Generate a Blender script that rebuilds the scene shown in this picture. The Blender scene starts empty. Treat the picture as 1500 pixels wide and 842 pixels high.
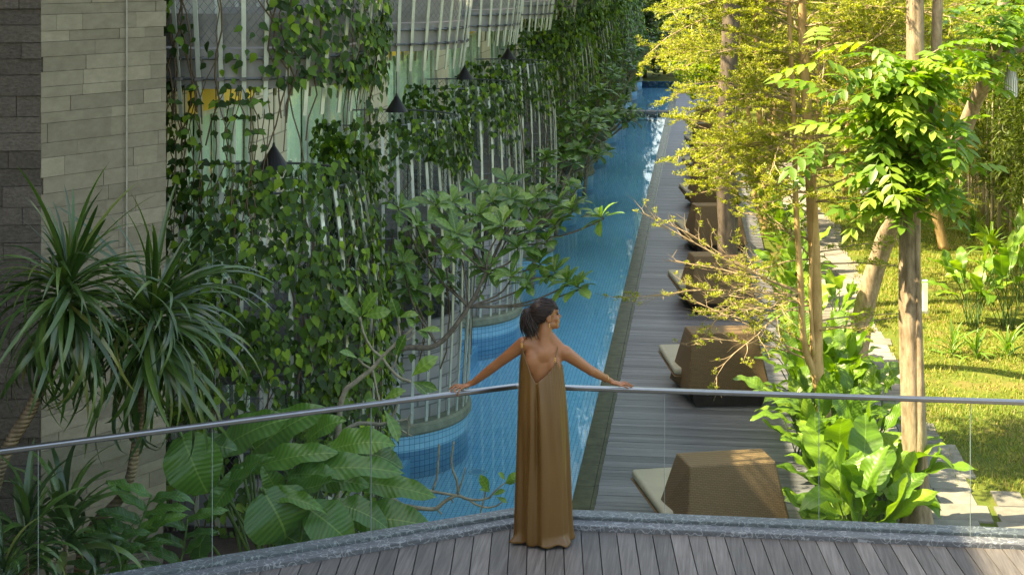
import bpy, bmesh, math, random
import numpy as np
from mathutils import Vector, Matrix
R = math.radians
random.seed(7); rng = np.random.default_rng(11)
scene = bpy.context.scene
COL = scene.collection

# ------------------------------------------------------------------ camera, sky, sun, exposure
F_PX = 2200.0; CX = 750.0; HZ = -50.0; CAM_Z = 7.5; YAW = math.atan(280 / F_PX)
cd = bpy.data.cameras.new('camera'); cam = bpy.data.objects.new('camera', cd); COL.objects.link(cam)
cd.sensor_width = 36; cd.lens = 36 * F_PX / 1500; cd.shift_y = -(421 - HZ) / 1500
cd.clip_start = 0.1; cd.clip_end = 2000
cam.location = (0, 0, CAM_Z); cam.rotation_euler = (R(90), 0, YAW)
scene.camera = cam

SUN_EL = R(52); SUN_AZ = R(18)          # from the left (-X), a little from the camera side
sun_dir = Vector((-math.cos(SUN_EL) * math.cos(SUN_AZ), -math.cos(SUN_EL) * math.sin(SUN_AZ), math.sin(SUN_EL)))
w = bpy.data.worlds.new('World'); scene.world = w; w.use_nodes = True
nt = w.node_tree; bg = nt.nodes['Background']
sky = nt.nodes.new('ShaderNodeTexSky'); sky.sky_type = 'NISHITA'; sky.sun_disc = False
sky.sun_elevation = SUN_EL; sky.sun_rotation = math.atan2(sun_dir.x, sun_dir.y)
sky.air_density = 1.0; sky.dust_density = 2.2; sky.ozone_density = 0.6
nt.links.new(sky.outputs[0], bg.inputs[0]); bg.inputs[1].default_value = 0.15
sl = bpy.data.lights.new('sun', 'SUN'); so = bpy.data.objects.new('sun', sl); COL.objects.link(so)
sl.energy = 4.7; sl.angle = R(0.55); sl.color = (1.0, 0.91, 0.74)
so.rotation_euler = sun_dir.to_track_quat('Z', 'Y').to_euler(); so.location = (-30, 0, 40)
vs = scene.view_settings; vs.view_transform = 'Standard'; vs.look = 'None'; vs.gamma = 1; vs.exposure = 2.25
vs.use_curve_mapping = False
vs.use_white_balance = True; vs.white_balance_temperature = 8400; vs.white_balance_tint = 10
scene.cycles.max_bounces = 7; scene.cycles.transparent_max_bounces = 12
scene.cycles.diffuse_bounces = 4; scene.cycles.glossy_bounces = 3; scene.cycles.transmission_bounces = 4

# ------------------------------------------------------------------ photo pixel -> place
FW = Vector((-math.sin(YAW), math.cos(YAW), 0)); RT = Vector((math.cos(YAW), math.sin(YAW), 0))
def C2W(xc, d, z=0.0):
    p = RT * xc + FW * d
    return Vector((p.x, p.y, z))
def PX(u, v, d):                        # a pixel at a known distance
    return C2W((u - CX) / F_PX * d, d, CAM_Z - (v - HZ) / F_PX * d)
def GP(u, v, z=0.0):                    # a pixel on a level surface
    return PX(u, v, F_PX * (CAM_Z - z) / (v - HZ))
def depth(p): return FW.x * p[0] + FW.y * p[1]

# ------------------------------------------------------------------ object helpers
def tag(o, label=None, cat=None, group=None, kind=None):
    if label: o['label'] = label
    if cat: o['category'] = cat
    if group: o['group'] = group
    if kind: o['kind'] = kind
    return o
def link(o, parent=None):
    COL.objects.link(o)
    if parent is not None: o.parent = parent
    return o
def thing(name, loc, label, cat, group=None, rz=0):
    o = bpy.data.objects.new(name, None); o.location = loc; o.rotation_euler = (0, 0, rz); o.empty_display_size = .2
    link(o); return tag(o, label, cat, group)
def mesh_np(name, V, faces=None, quads=None, tris=None, mat=None, smooth=False, var=None, uv=None):
    V = np.asarray(V, dtype=np.float32).reshape(-1, 3)
    me = bpy.data.meshes.new(name)
    if faces is not None:
        me.from_pydata([tuple(map(float, v)) for v in V], [], faces)
    else:
        q = np.zeros((0, 4), int) if quads is None else np.asarray(quads).reshape(-1, 4)
        t = np.zeros((0, 3), int) if tris is None else np.asarray(tris).reshape(-1, 3)
        me.vertices.add(len(V)); me.vertices.foreach_set('co', V.ravel())
        li = np.concatenate([q.ravel(), t.ravel()]).astype(np.int32)
        me.loops.add(len(li)); me.loops.foreach_set('vertex_index', li)
        ls = np.concatenate([np.arange(len(q)) * 4, len(q) * 4 + np.arange(len(t)) * 3]).astype(np.int32)
        me.polygons.add(len(ls)); me.polygons.foreach_set('loop_start', ls)
    if var is not None:
        a = me.attributes.new('var', 'FLOAT', 'POINT'); a.data.foreach_set('value', np.asarray(var, dtype=np.float32))
    me.update(calc_edges=True)
    if smooth: me.polygons.foreach_set('use_smooth', np.ones(len(me.polygons), dtype=bool))
    if mat: me.materials.append(mat)
    return me
def put(name, me, parent=None, loc=None, kind=None, mw=None):
    o = bpy.data.objects.new(name, me); link(o, parent)
    if mw is not None: o.matrix_local = mw
    elif loc is not None: o.location = loc
    if kind: o['kind'] = kind
    return o

class MB:
    """collects simple solids; build() links them as one mesh object"""
    def __init__(s): s.V = []; s.F = []
    def add(s, V, F):
        b = len(s.V); s.V += [tuple(v) for v in V]; s.F += [tuple(i + b for i in f) for f in F]
    def box(s, a, b, m=None):
        (x0, y0, z0), (x1, y1, z1) = a, b
        V = [Vector(p) for p in ((x0,y0,z0),(x1,y0,z0),(x1,y1,z0),(x0,y1,z0),(x0,y0,z1),(x1,y0,z1),(x1,y1,z1),(x0,y1,z1))]
        if m: V = [m @ p for p in V]
        s.add(V, [(0,3,2,1),(4,5,6,7),(0,1,5,4),(1,2,6,5),(2,3,7,6),(3,0,4,7)])
    def hexa(s, V): s.add(V, [(0,3,2,1),(4,5,6,7),(0,1,5,4),(1,2,6,5),(2,3,7,6),(3,0,4,7)])
    def prism(s, poly, z0, z1):
        n = len(poly)
        V = [(p[0], p[1], z0) for p in poly] + [(p[0], p[1], z1) for p in poly]
        s.add(V, [tuple(range(n))[::-1], tuple(range(n, 2 * n))] + [(i, (i + 1) % n, n + (i + 1) % n, n + i) for i in range(n)])
    def tube(s, pts, rad, n=6, cap=True, rough=0.0):
        pts = [Vector(p) for p in pts]
        if not hasattr(rad, '__len__'): rad = [rad] * len(pts)
        V = []; F = []; prev = None
        for i, p in enumerate(pts):
            t = (pts[min(i + 1, len(pts) - 1)] - pts[max(i - 1, 0)]).normalized()
            if prev is None:
                a = Vector((0, 0, 1)) if abs(t.z) < .9 else Vector((1, 0, 0)); x = t.cross(a).normalized()
            else: x = (prev - t * prev.dot(t)).normalized()
            prev = x; y = t.cross(x)
            for k in range(n):
                an = 2 * math.pi * k / n; r = rad[i] * (1 + (random.uniform(-rough, rough) if rough else 0))
                V.append(p + (x * math.cos(an) + y * math.sin(an)) * r)
        for i in range(len(pts) - 1):
            for k in range(n):
                F.append((i * n + k, i * n + (k + 1) % n, (i + 1) * n + (k + 1) % n, (i + 1) * n + k))
        if cap: F += [tuple(range(n))[::-1], tuple(range((len(pts) - 1) * n, len(pts) * n))]
        s.add(V, F)
    def lathe(s, prof, n=24, a0=0, a1=2 * math.pi, c=(0, 0)):
        full = abs(a1 - a0 - 2 * math.pi) < 1e-6; m = n if full else n + 1
        V = [(c[0] + r * math.cos(a0 + (a1 - a0) * k / n), c[1] + r * math.sin(a0 + (a1 - a0) * k / n), z) for r, z in prof for k in range(m)]
        F = [(i * m + k, i * m + (k + 1) % m, (i + 1) * m + (k + 1) % m, (i + 1) * m + k) for i in range(len(prof) - 1) for k in range(n)]
        s.add(V, F)
    def mesh(s, name, mat, smooth=False):
        return mesh_np(name, s.V, faces=s.F, mat=mat, smooth=smooth)
    def build(s, name, mat, parent=None, loc=None, smooth=False, kind=None, bevel=0):
        o = put(name, s.mesh(name, mat, smooth), parent, loc, kind)
        if bevel:
            b = o.modifiers.new('bevel', 'BEVEL'); b.width = bevel; b.segments = 2; b.limit_method = 'ANGLE'
        return o

def smooth_path(pts, n=6):
    """Catmull-Rom through the points"""
    P = [Vector(p) for p in pts]; P = [P[0] * 2 - P[1]] + P + [P[-1] * 2 - P[-2]]; out = []
    for i in range(1, len(P) - 2):
        for k in range(n):
            t = k / n; a, b, c, d = P[i-1], P[i], P[i+1], P[i+2]
            out.append(.5 * ((2*b) + (c-a)*t + (2*a-5*b+4*c-d)*t*t + (3*b-a-3*c+d)*t**3))
    out.append(P[-2]); return out
def lerp(a, b, t): return a + (b - a) * t

# ------------------------------------------------------------------ materials
class NT:
    def __init__(s, name):
        s.m = bpy.data.materials.new(name); s.m.use_nodes = True; s.t = s.m.node_tree
        s.b = s.t.nodes['Principled BSDF']; s.out = s.t.nodes['Material Output']
    def n(s, typ, **kw):
        nd = s.t.nodes.new('ShaderNode' + typ)
        for k, v in kw.items():
            if k in nd.inputs: nd.inputs[k].default_value = v
            else: setattr(nd, k, v)
        return nd
    def l(s, a, b): s.t.links.new(a, b)
    def coord(s, kind='Object'): return s.n('TexCoord').outputs[kind]
    def mapping(s, vec, scale=(1, 1, 1), rot=(0, 0, 0), loc=(0, 0, 0)):
        m = s.n('Mapping'); m.inputs['Scale'].default_value = scale; m.inputs['Rotation'].default_value = rot; m.inputs['Location'].default_value = loc
        s.l(vec, m.inputs['Vector']); return m.outputs[0]
    def noise(s, vec, scale, detail=4, rough=.55):
        n = s.n('TexNoise'); n.inputs['Scale'].default_value = scale; n.inputs['Detail'].default_value = detail; n.inputs['Roughness'].default_value = rough
        if vec is not None: s.l(vec, n.inputs['Vector'])
        return n.outputs['Fac']
    def ramp(s, fac, stops):
        r = s.n('ValToRGB'); e = r.color_ramp.elements
        while len(e) < len(stops): e.new(.5)
        for el, (p, c) in zip(e, stops): el.position = p; el.color = (*c, 1)
        s.l(fac, r.inputs[0]); return r.outputs[0]
    def mix(s, fac, a, b, typ='MIX'):
        m = s.n('Mix', data_type='RGBA', blend_type=typ)
        for sock, v in ((m.inputs[0], fac), (m.inputs[6], a), (m.inputs[7], b)):
            if hasattr(v, 'is_linked'): s.l(v, sock)
            elif isinstance(v, tuple): sock.default_value = (*v, 1)
            else: sock.default_value = v
        return m.outputs[2]
    def math(s, op, a, b=0.0):
        m = s.n('Math', operation=op)
        for i, v in enumerate((a, b)):
            if hasattr(v, 'is_linked'): s.l(v, m.inputs[i])
            else: m.inputs[i].default_value = v
        return m.outputs[0]
    def bump(s, h, strength=.3, dist=.01):
        b = s.n('Bump'); b.inputs['Strength'].default_value = strength; b.inputs['Distance'].default_value = dist
        s.l(h, b.inputs['Height']); s.l(b.outputs[0], s.b.inputs['Normal']); return b
    def rnd(s):
        """random number of the piece: object random plus the per-leaf value"""
        a = s.n('Attribute', attribute_name='var'); o = s.n('ObjectInfo')
        return s.math('FRACT', s.math('ADD', a.outputs['Fac'], o.outputs['Random']))
    def base(s, c, rough=None, spec=None):
        if isinstance(c, tuple): s.b.inputs['Base Color'].default_value = (*c, 1)
        else: s.l(c, s.b.inputs['Base Color'])
        if rough is not None: s.b.inputs['Roughness'].default_value = rough
        if spec is not None: s.b.inputs['Specular IOR Level'].default_value = spec
        return s.m

def leaf_mat(name, stops, trans=.35, rough=.45, spec=.5, tcol=None, veins=0, vs_=.55):
    t = NT(name); r = t.rnd(); c = t.ramp(r, stops)
    big = t.noise(t.n('NewGeometry').outputs['Position'], 1.3, 2)
    c = t.mix(t.math('MULTIPLY', big, .55), c, t.mix(1.0, c, (.55, .62, .5), 'MULTIPLY'))
    if veins:
        co = t.coord('Object'); wv = t.n('TexWave', wave_type='BANDS', bands_direction='X'); wv.inputs['Scale'].default_value = veins
        wv.inputs['Distortion'].default_value = .6
        sk = t.n('SeparateXYZ'); t.l(co, sk.inputs[0])
        cb = t.n('CombineXYZ'); t.l(t.math('SUBTRACT', sk.outputs[0], t.math('MULTIPLY', t.math('ABSOLUTE', sk.outputs[1]), .55)), cb.inputs[0])
        t.l(cb.outputs[0], wv.inputs['Vector'])
        rib = t.math('LESS_THAN', t.math('ABSOLUTE', sk.outputs[1]), .0065)
        c = t.mix(t.math('MULTIPLY', wv.outputs['Fac'], vs_), c, t.mix(1.0, c, (.5, .58, .5), 'MULTIPLY'))
        c = t.mix(t.math('MULTIPLY', rib, .45), c, (.22, .33, .09))
        t.bump(wv.outputs['Fac'], .35, .006)
    t.base(c, rough, spec)
    tr = t.n('BsdfTranslucent'); mx = t.n('MixShader'); mx.inputs[0].default_value = trans
    t.l(t.mix(1.0, c, tcol or (1.5, 1.6, .55), 'MULTIPLY'), tr.inputs['Color'])
    t.l(t.b.outputs[0], mx.inputs[1]); t.l(tr.outputs[0], mx.inputs[2]); t.l(mx.outputs[0], t.out.inputs['Surface'])
    return t.m
def bark_mat(name, c0, c1, scale=9, ring=0, stretch=.25):
    t = NT(name); co = t.coord('Object'); m = t.mapping(co, (1, 1, stretch)); n = t.noise(m, scale, 6, .65)
    c = t.ramp(n, [(.3, c0), (.7, c1)])
    h = n
    if ring:
        wv = t.n('TexWave', wave_type='BANDS', bands_direction='Z'); wv.inputs['Scale'].default_value = ring; wv.inputs['Distortion'].default_value = 1.5
        t.l(co, wv.inputs['Vector']); c = t.mix(t.math('MULTIPLY', wv.outputs['Fac'], .45), c, t.mix(1.0, c, (.4, .38, .35), 'MULTIPLY')); h = wv.outputs['Fac']
    t.bump(h, .6, .02); return t.base(c, .85, .2)
def flat_mat(name, c, rough=.6, spec=.4, var=.25, scale=6, metallic=0, bump=0):
    t = NT(name); n = t.noise(t.coord('Object'), scale, 5)
    cc = t.ramp(n, [(.25, tuple(x * (1 - var) for x in c)), (.75, tuple(min(1, x * (1 + var * .6)) for x in c))])
    t.b.inputs['Metallic'].default_value = metallic
    if bump: t.bump(n, bump, .01)
    return t.base(cc, rough, spec)
M = {}
# ------------------------------------------------------------------ setting materials
def brick_like(name, c1, c2, mortar, sx, sy, msize=.02, plane='yz', rough=.8, bump=.4, offset=.5, spec=.3):
    t = NT(name); sp = t.n('SeparateXYZ'); t.l(t.n('NewGeometry').outputs['Position'], sp.inputs[0])
    cb = t.n('CombineXYZ'); ax = 'xyz'
    t.l(sp.outputs[ax.index(plane[0])], cb.inputs[0]); t.l(sp.outputs[ax.index(plane[1])], cb.inputs[1])
    b = t.n('TexBrick'); b.offset = offset
    b.inputs['Scale'].default_value = 1; b.inputs['Brick Width'].default_value = sx; b.inputs['Row Height'].default_value = sy
    b.inputs['Mortar Size'].default_value = msize; b.inputs['Mortar Smooth'].default_value = .1
    b.inputs['Color1'].default_value = (*c1, 1); b.inputs['Color2'].default_value = (*c2, 1); b.inputs['Mortar'].default_value = (*mortar, 1)
    t.l(cb.outputs[0], b.inputs['Vector'])
    n = t.noise(t.n('NewGeometry').outputs['Position'], 5, 5)
    c = t.mix(t.math('MULTIPLY', n, .5), b.outputs['Color'], t.mix(1.0, b.outputs['Color'], (.6, .6, .58), 'MULTIPLY'))
    if bump: t.bump(t.math('SUBTRACT', 1.0, b.outputs['Fac']), bump, .008)
    return t.base(c, rough, spec)
def wood_mat(name, c0, c1, c2, rot, grain=(60, 2.5, 20), rough=.6, bump=.25):
    t = NT(name); pos = t.n('NewGeometry').outputs['Position']; o = t.n('ObjectInfo')
    ad = t.n('VectorMath', operation='ADD'); t.l(pos, ad.inputs[0])
    at = t.n('Attribute', attribute_name='var')
    cb = t.n('CombineXYZ'); r = t.math('FRACT', t.math('ADD', o.outputs['Random'], at.outputs['Fac'])); t.l(t.math('MULTIPLY', r, 40.0), cb.inputs[2]); t.l(cb.outputs[0], ad.inputs[1])
    m = t.mapping(ad.outputs[0], grain, (0, 0, rot))
    n = t.noise(m, 1.0, 6, .65); big = t.noise(pos, 1.7, 3)
    c = t.ramp(n, [(.28, c0), (.5, c1), (.75, c2)])
    v = t.math('ADD', .66, t.math('MULTIPLY', r, .6))
    g = t.n('CombineXYZ'); [t.l(v, g.inputs[i]) for i in range(3)]
    c = t.mix(1.0, c, g.outputs[0], 'MULTIPLY')
    c = t.mix(t.math('MULTIPLY', big, .45), c, t.mix(1.0, c, (.55, .57, .6), 'MULTIPLY'))
    t.bump(n, bump, .004); return t.base(c, rough, .35)
M['plank'] = wood_mat('weathered_plank', (.06, .054, .048), (.11, .102, .092), (.175, .165, .152), R(6), (55, 2.2, 20), .62)
M['board'] = wood_mat('pool_deck_board', (.075, .077, .082), (.125, .128, .138), (.19, .195, .21), 0, (2.2, 45, 20), .5)
M['concrete'] = flat_mat('grey_concrete', (.25, .25, .23), .85, .2, .35, 3.5, bump=.2)
M['dark_concrete'] = flat_mat('dark_concrete', (.13, .13, .12), .85, .2, .35, 3.5, bump=.2)
M['ring'] = flat_mat('weathered_green_concrete', (.19, .22, .16), .8, .3, .45, 5, bump=.2)
M['steel'] = flat_mat('galvanised_slat', (.48, .53, .46), .5, .5, .32, 4, .35)
M['black_metal'] = flat_mat('black_metal', (.02, .02, .022), .5, .4, .2, 6)
M['wire'] = flat_mat('mesh_wire', (.12, .14, .14), .55, .4, .2, 8, .3)
M['yellow'] = flat_mat('ochre_paint', (.62, .43, .06), .7, .3, .12, 1.5)
M['cream'] = brick_like('cream_stone_pier', (.56, .52, .37), (.46, .44, .32), (.28, .27, .2), .62, .3, .012)
M['blockwall'] = brick_like('grey_block_drum', (.33, .34, .34), (.27, .29, .30), (.15, .16, .16), .34, .2, .012)
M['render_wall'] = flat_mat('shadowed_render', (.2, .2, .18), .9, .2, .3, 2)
M['stone_far'] = brick_like('stone_tower_far', (.15, .135, .105), (.11, .10, .08), (.055, .05, .042), .5, .145, .01, 'xz')
def stone_mat(name, c0, c1, sc, bmp):
    t = NT(name); co = t.n('NewGeometry').outputs['Position']; o = t.n('ObjectInfo')
    n = t.noise(t.mapping(co, (1, 1, 1.8)), sc, 6, .7); v = t.math('ADD', .74, t.math('MULTIPLY', t.math('POWER', o.outputs['Random'], 1.6), .34))
    g = t.n('CombineXYZ'); [t.l(v, g.inputs[i]) for i in range(3)]
    c = t.mix(1.0, t.ramp(n, [(.3, c0), (.7, c1)]), g.outputs[0], 'MULTIPLY')
    st = t.noise(t.mapping(co, (2, 2, .35)), 1.6, 3); c = t.mix(t.math('MULTIPLY', st, .5), c, t.mix(1.0, c, (.62, .64, .6), 'MULTIPLY'))
    t.bump(n, bmp, .02); return t.base(c, .85, .25)
M['stone_smooth'] = stone_mat('pale_grey_stone', (.18, .158, .112), (.25, .222, .162), 7, .3)
M['stone_rough'] = stone_mat('dark_textured_stone', (.075, .062, .05), (.16, .135, .11), 24, 1.0)
M['mortar'] = flat_mat('mortar', (.10, .095, .08), .9, .2)
def scribble():
    t = NT('patterned_kerb_stone'); p = t.n('NewGeometry').outputs['Position']
    n = t.noise(t.mapping(p, (1, 1, 1)), 17, 1, .4)
    line = t.math('LESS_THAN', t.math('ABSOLUTE', t.math('SUBTRACT', n, .5)), .02)
    n2 = t.noise(p, 13, 1, .4); line2 = t.math('LESS_THAN', t.math('ABSOLUTE', t.math('SUBTRACT', n2, .44)), .013)
    c = t.ramp(t.noise(p, 60, 3), [(.3, (.055, .062, .068)), (.7, (.095, .106, .114))])
    c = t.mix(t.math('MULTIPLY', t.math('MAXIMUM', line, line2), .55), c, (.30, .325, .335))
    t.bump(n, .2, .004); return t.base(c, .5, .4)
M['kerb'] = scribble()
def glass_mat(name, tint=(.90, .97, .95), refl=1.45, rough=.0):
    t = NT(name); t.t.nodes.remove(t.b)
    tr = t.n('BsdfTransparent'); tr.inputs[0].default_value = (*tint, 1)
    gl = t.n('BsdfGlossy'); gl.inputs['Roughness'].default_value = rough; gl.inputs[0].default_value = (.9, .95, .95, 1)
    fr = t.n('Fresnel'); fr.inputs[0].default_value = refl; mx = t.n('MixShader')
    t.l(t.math('MULTIPLY', fr.outputs[0], t.math('SUBTRACT', 1.0, t.n('NewGeometry').outputs['Backfacing'])), mx.inputs[0]); t.l(tr.outputs[0], mx.inputs[1]); t.l(gl.outputs[0], mx.inputs[2]); t.l(mx.outputs[0], t.out.inputs['Surface'])
    return t.m
M['glass'] = glass_mat('balustrade_glass', (.945, .975, .965), 1.3)
M['glass_edge'] = flat_mat('glass_edge', (.20, .26, .245), .25, .6, .1)
M['door_glass'] = glass_mat('door_glass', (.93, .98, .94), 1.3, .02)
def water():
    t = NT('pool_water'); t.t.nodes.remove(t.b)
    tr = t.n('BsdfTransparent'); tr.inputs[0].default_value = (.86, .97, 1.0, 1)
    gl = t.n('BsdfGlossy'); gl.inputs['Roughness'].default_value = .015
    fr = t.n('Fresnel'); fr.inputs[0].default_value = 1.24; mx = t.n('MixShader')
    p = t.n('NewGeometry').outputs['Position']; n = t.noise(t.mapping(p, (1.6, .8, 1)), 2.2, 3)
    b = t.n('Bump'); b.inputs['Strength'].default_value = .03; b.inputs['Distance'].default_value = .04; t.l(n, b.inputs['Height'])
    t.l(b.outputs[0], gl.inputs['Normal']); t.l(b.outputs[0], fr.inputs['Normal'])
    t.l(fr.outputs[0], mx.inputs[0]); t.l(tr.outputs[0], mx.inputs[1]); t.l(gl.outputs[0], mx.inputs[2]); t.l(mx.outputs[0], t.out.inputs['Surface'])
    return t.m
M['water'] = water()
M['tile_floor'] = brick_like('pool_floor_tile', (.20, .60, .80), (.26, .68, .87), (.035, .20, .38), .086, .0685, .0044, 'yx', .35, 0, 0, .4)
M['tile_wall'] = brick_like('pool_wall_tile', (.15, .44, .60), (.19, .51, .66), (.03, .16, .28), .07, .1, .006, 'yz', .35, 0, 0, .4)
def tile_cyl():
    t = NT('drum_plinth_tile'); co = t.coord('Object'); sp = t.n('SeparateXYZ'); t.l(co, sp.inputs[0])
    an = t.math('ARCTAN2', sp.outputs[1], sp.outputs[0]); cb = t.n('CombineXYZ'); t.l(t.math('MULTIPLY', an, 1.5), cb.inputs[0]); t.l(sp.outputs[2], cb.inputs[1])
    b = t.n('TexBrick'); b.offset = 0; b.inputs['Scale'].default_value = 1; b.inputs['Brick Width'].default_value = .09; b.inputs['Row Height'].default_value = .09
    b.inputs['Mortar Size'].default_value = .005; b.inputs['Color1'].default_value = (.15, .42, .58, 1); b.inputs['Color2'].default_value = (.20, .49, .64, 1); b.inputs['Mortar'].default_value = (.04, .17, .29, 1)
    t.l(cb.outputs[0], b.inputs['Vector']); return t.base(b.outputs['Color'], .3, .4)
M['tile_cyl'] = tile_cyl()
def gutter():
    t = NT('wet_stone_tree_reflection'); n = t.noise(t.n('NewGeometry').outputs['Position'], 6, 5)
    t.bump(t.noise(t.n('NewGeometry').outputs['Position'], 3, 2), .05, .02)
    return t.base(t.ramp(n, [(.3, (.035, .04, .018)), (.7, (.07, .075, .034))]), .25, .012)  # dark olive stands in for trees mirrored in the water film
M['gutter'] = gutter()
M['stainless'] = flat_mat('brushed_steel', (.24, .25, .26), .3, .5, .1, 20, 1.0)
M['soil'] = flat_mat('dark_soil', (.045, .034, .024), .95, .1, .5, 8, bump=.6)
M['curtain'] = flat_mat('pale_green_curtain', (.70, .82, .68), .9, .1, .08, 2)

# ------------------------------------------------------------------ ground
def sheet(name, x0, x1, y0, y1, z, mat, nx=1, ny=1):
    V = [(lerp(x0, x1, i / nx), lerp(y0, y1, j / ny), z) for j in range(ny + 1) for i in range(nx + 1)]
    Fq = [(j*(nx+1)+i, j*(nx+1)+i+1, (j+1)*(nx+1)+i+1, (j+1)*(nx+1)+i) for j in range(ny) for i in range(nx)]
    o = put(name, mesh_np(name, V, faces=Fq, mat=mat)); o['kind'] = 'structure'; return o
def grass_ground():
    t = NT('lawn_soil'); p = t.n('NewGeometry').outputs['Position']
    n = t.noise(p, 1.1, 5, .6); n2 = t.noise(p, 14, 6, .75)
    c = t.ramp(n, [(.33, (.19, .15, .055)), (.47, (.125, .15, .03)), (.68, (.07, .125, .018))])
    c = t.mix(t.math('MULTIPLY', n2, .8), c, t.mix(1.0, c, (.5, .5, .42), 'MULTIPLY'))
    t.bump(n2, .8, .03); return t.base(c, .95, .1)
M['lawn'] = grass_ground()
# the ground goes round the pool and the planters: four sheets' worth of faces in one mesh
X_POOL0, X_POOL1, Y_POOL0, Y_POOL1 = -6.2, -1.83, 14.0, 98.0
V = [(-900,-300,-.06),(900,-300,-.06),(900,1200,-.06),(-900,1200,-.06),(X_POOL0-.05,Y_POOL0-.05,-.06),(-1.49,Y_POOL0-.05,-.06),(-1.49,Y_POOL1+.05,-.06),(X_POOL0-.05,Y_POOL1+.05,-.06)]
g = put('ground', mesh_np('ground', V, faces=[(0,1,5,4),(1,2,6,5),(2,3,7,6),(3,0,4,7)], mat=M['lawn'])); g['kind'] = 'structure'

# ------------------------------------------------------------------ pool
pb = MB(); FL = -.45
pb.add([(X_POOL0,Y_POOL0,FL),(X_POOL1,Y_POOL0,FL),(X_POOL1,Y_POOL1,FL),(X_POOL0,Y_POOL1,FL)], [(0,1,2,3)])
pool = pb.build('pool_floor', M['tile_floor'], kind='structure')
pb = MB()
for a, b in (((X_POOL0,Y_POOL0),(X_POOL0,Y_POOL1)),((X_POOL1,Y_POOL1),(X_POOL1,Y_POOL0)),((X_POOL0,Y_POOL1),(X_POOL1,Y_POOL1)),((X_POOL1,Y_POOL0),(X_POOL0,Y_POOL0))):
    pb.add([(*a,FL),(*b,FL),(*b,-.012),(*a,-.012)], [(0,1,2,3)])
pb.build('pool_wall', M['tile_wall'], kind='structure')
pb = MB(); pb.box((X_POOL0+.01, 18.6, FL+.004), (-4.5, 92, -.13))
pb.build('pool_bench', M['tile_floor'], pool)
pb = MB(); pb.lathe([(0, .004), (.15, .004), (.16, 0), (.16, -.01)], 20); dr = pb.build('drain_cover', M['tile_wall'], pool)
dr.location = GP(700, 691, FL); pb = MB(); pb.lathe([(.115, .007), (.135, .007), (.135, .003)], 20); pb.build('drain_ring', flat_mat('pale_ring', (.35, .6, .66), .5), dr)
wt = sheet('pool_water', X_POOL0, X_POOL1 + .002, Y_POOL0, Y_POOL1, -.02, M['water'])
# overflow edge: wet stones along the deck, tree reflections put into their green
gut = sheet('overflow_gutter', X_POOL1, -1.5, Y_POOL0, Y_POOL1, -.045, M['mortar'])
for k in range(84):
    y = 18.0 + k * .92
    mb = MB(); mb.box((X_POOL1 + .004, y + .006, -.043), (-1.56, y + .914, -.016)); mb.build('stone', M['gutter'], gut)
mb = MB(); mb.box((-1.556, 14, -.045), (-1.497, 98, -.03)); mb.build('channel', M['gutter'], gut)
# stepping strip across the far water
br = thing('stone_footbridge', (-3.2, 77.5, -.02), 'strip of square pale stones crossing the far end of the pool', 'footbridge')
for k in range(8):
    mb = MB(); mb.box((-2.95 + k * .6 - .35, -.42, -.27), (-2.95 + k * .6 + .2, .42, .07)); mb.build('stone', M['concrete'], br, bevel=.01)

# ------------------------------------------------------------------ lower pool deck of narrow boards
bed = sheet('pool_deck', -1.497, 1.62, 8, 98, -.05, M['dark_concrete'])
PW = .135; vv = []; ff = []; va = []
bm_ = MB(); bm_.box((-1.49, .003, -.03), (1.6, PW - .004, 0)); me_board = bm_.mesh('plank', M['board'])
for k in range(650):
    y = 8.2 + k * PW
    if 18.6 < y < 58.5 and y + PW < 98:
        o = put('plank', me_board, bed, (random.uniform(-.004, .004), y, random.uniform(-.003, .001)))
    elif y + PW < 98:
        b = len(vv); r = random.random()
        vv += [(-1.49,y+.003,-.03),(1.6,y+.003,-.03),(1.6,y+PW-.004,-.03),(-1.49,y+PW-.004,-.03),(-1.49,y+.003,0),(1.6,y+.003,0),(1.6,y+PW-.004,0),(-1.49,y+PW-.004,0)]
        ff += [tuple(i + b for i in f) for f in ((4,5,6,7),(0,1,5,4),(1,2,6,5),(2,3,7,6),(3,0,4,7))]; va += [r] * 8
me = mesh_np('far_planks', vv, faces=ff, mat=M['board'], var=va); put('far_planks', me, bed, kind='stuff')

# ------------------------------------------------------------------ upper deck: planks, kerb, glass balustrade (camera-aligned plan)
ZD = 3.4
def kline(xc, off=0.0):                  # depth of the inner kerb line at a lateral position
    return 10.965 - off + (-(xc - .03) * .115 if xc > .03 else (xc - .03) * .45)
ud = MB(); poly = [C2W(-7, 2), C2W(8, 2), C2W(8, kline(8, -.27)), C2W(.03, kline(.03, -.27)), C2W(-7, kline(-7, -.30))]
ud.prism([(p.x, p.y) for p in poly], 3.05, 3.36); udeck = ud.build('upper_deck', M['dark_concrete'], kind='structure')
pd = Vector((math.sin(R(1.3)), math.cos(R(1.3)))); PWU = .1285
k = -46
while k < 56:
    s0 = k * PWU + .0038 - .012; s1 = (k + 1) * PWU - .0038 - .012; pts = []
    for s in (s0, s1):
        near = (s + pd.x * 3.0 - pd.x * 11, 3.0); t = 8.
        for _ in range(6): xf = near[0] + pd.x * t; t = (kline(xf, .004) - near[1]) / pd.y
        pts.append((C2W(near[0], near[1]), C2W(near[0] + pd.x * t, near[1] + pd.y * t)))
    (a0, a1), (b0, b1) = pts; z1 = ZD + random.uniform(-.0015, .0015)
    mb = MB(); mb.hexa([(*a0.xy, 3.362), (*b0.xy, 3.362), (*b1.xy, 3.362), (*a1.xy, 3.362), (*a0.xy, z1), (*b0.xy, z1), (*b1.xy, z1), (*a1.xy, z1)])
    mb.build('plank', M['plank'], udeck); k += 1
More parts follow.
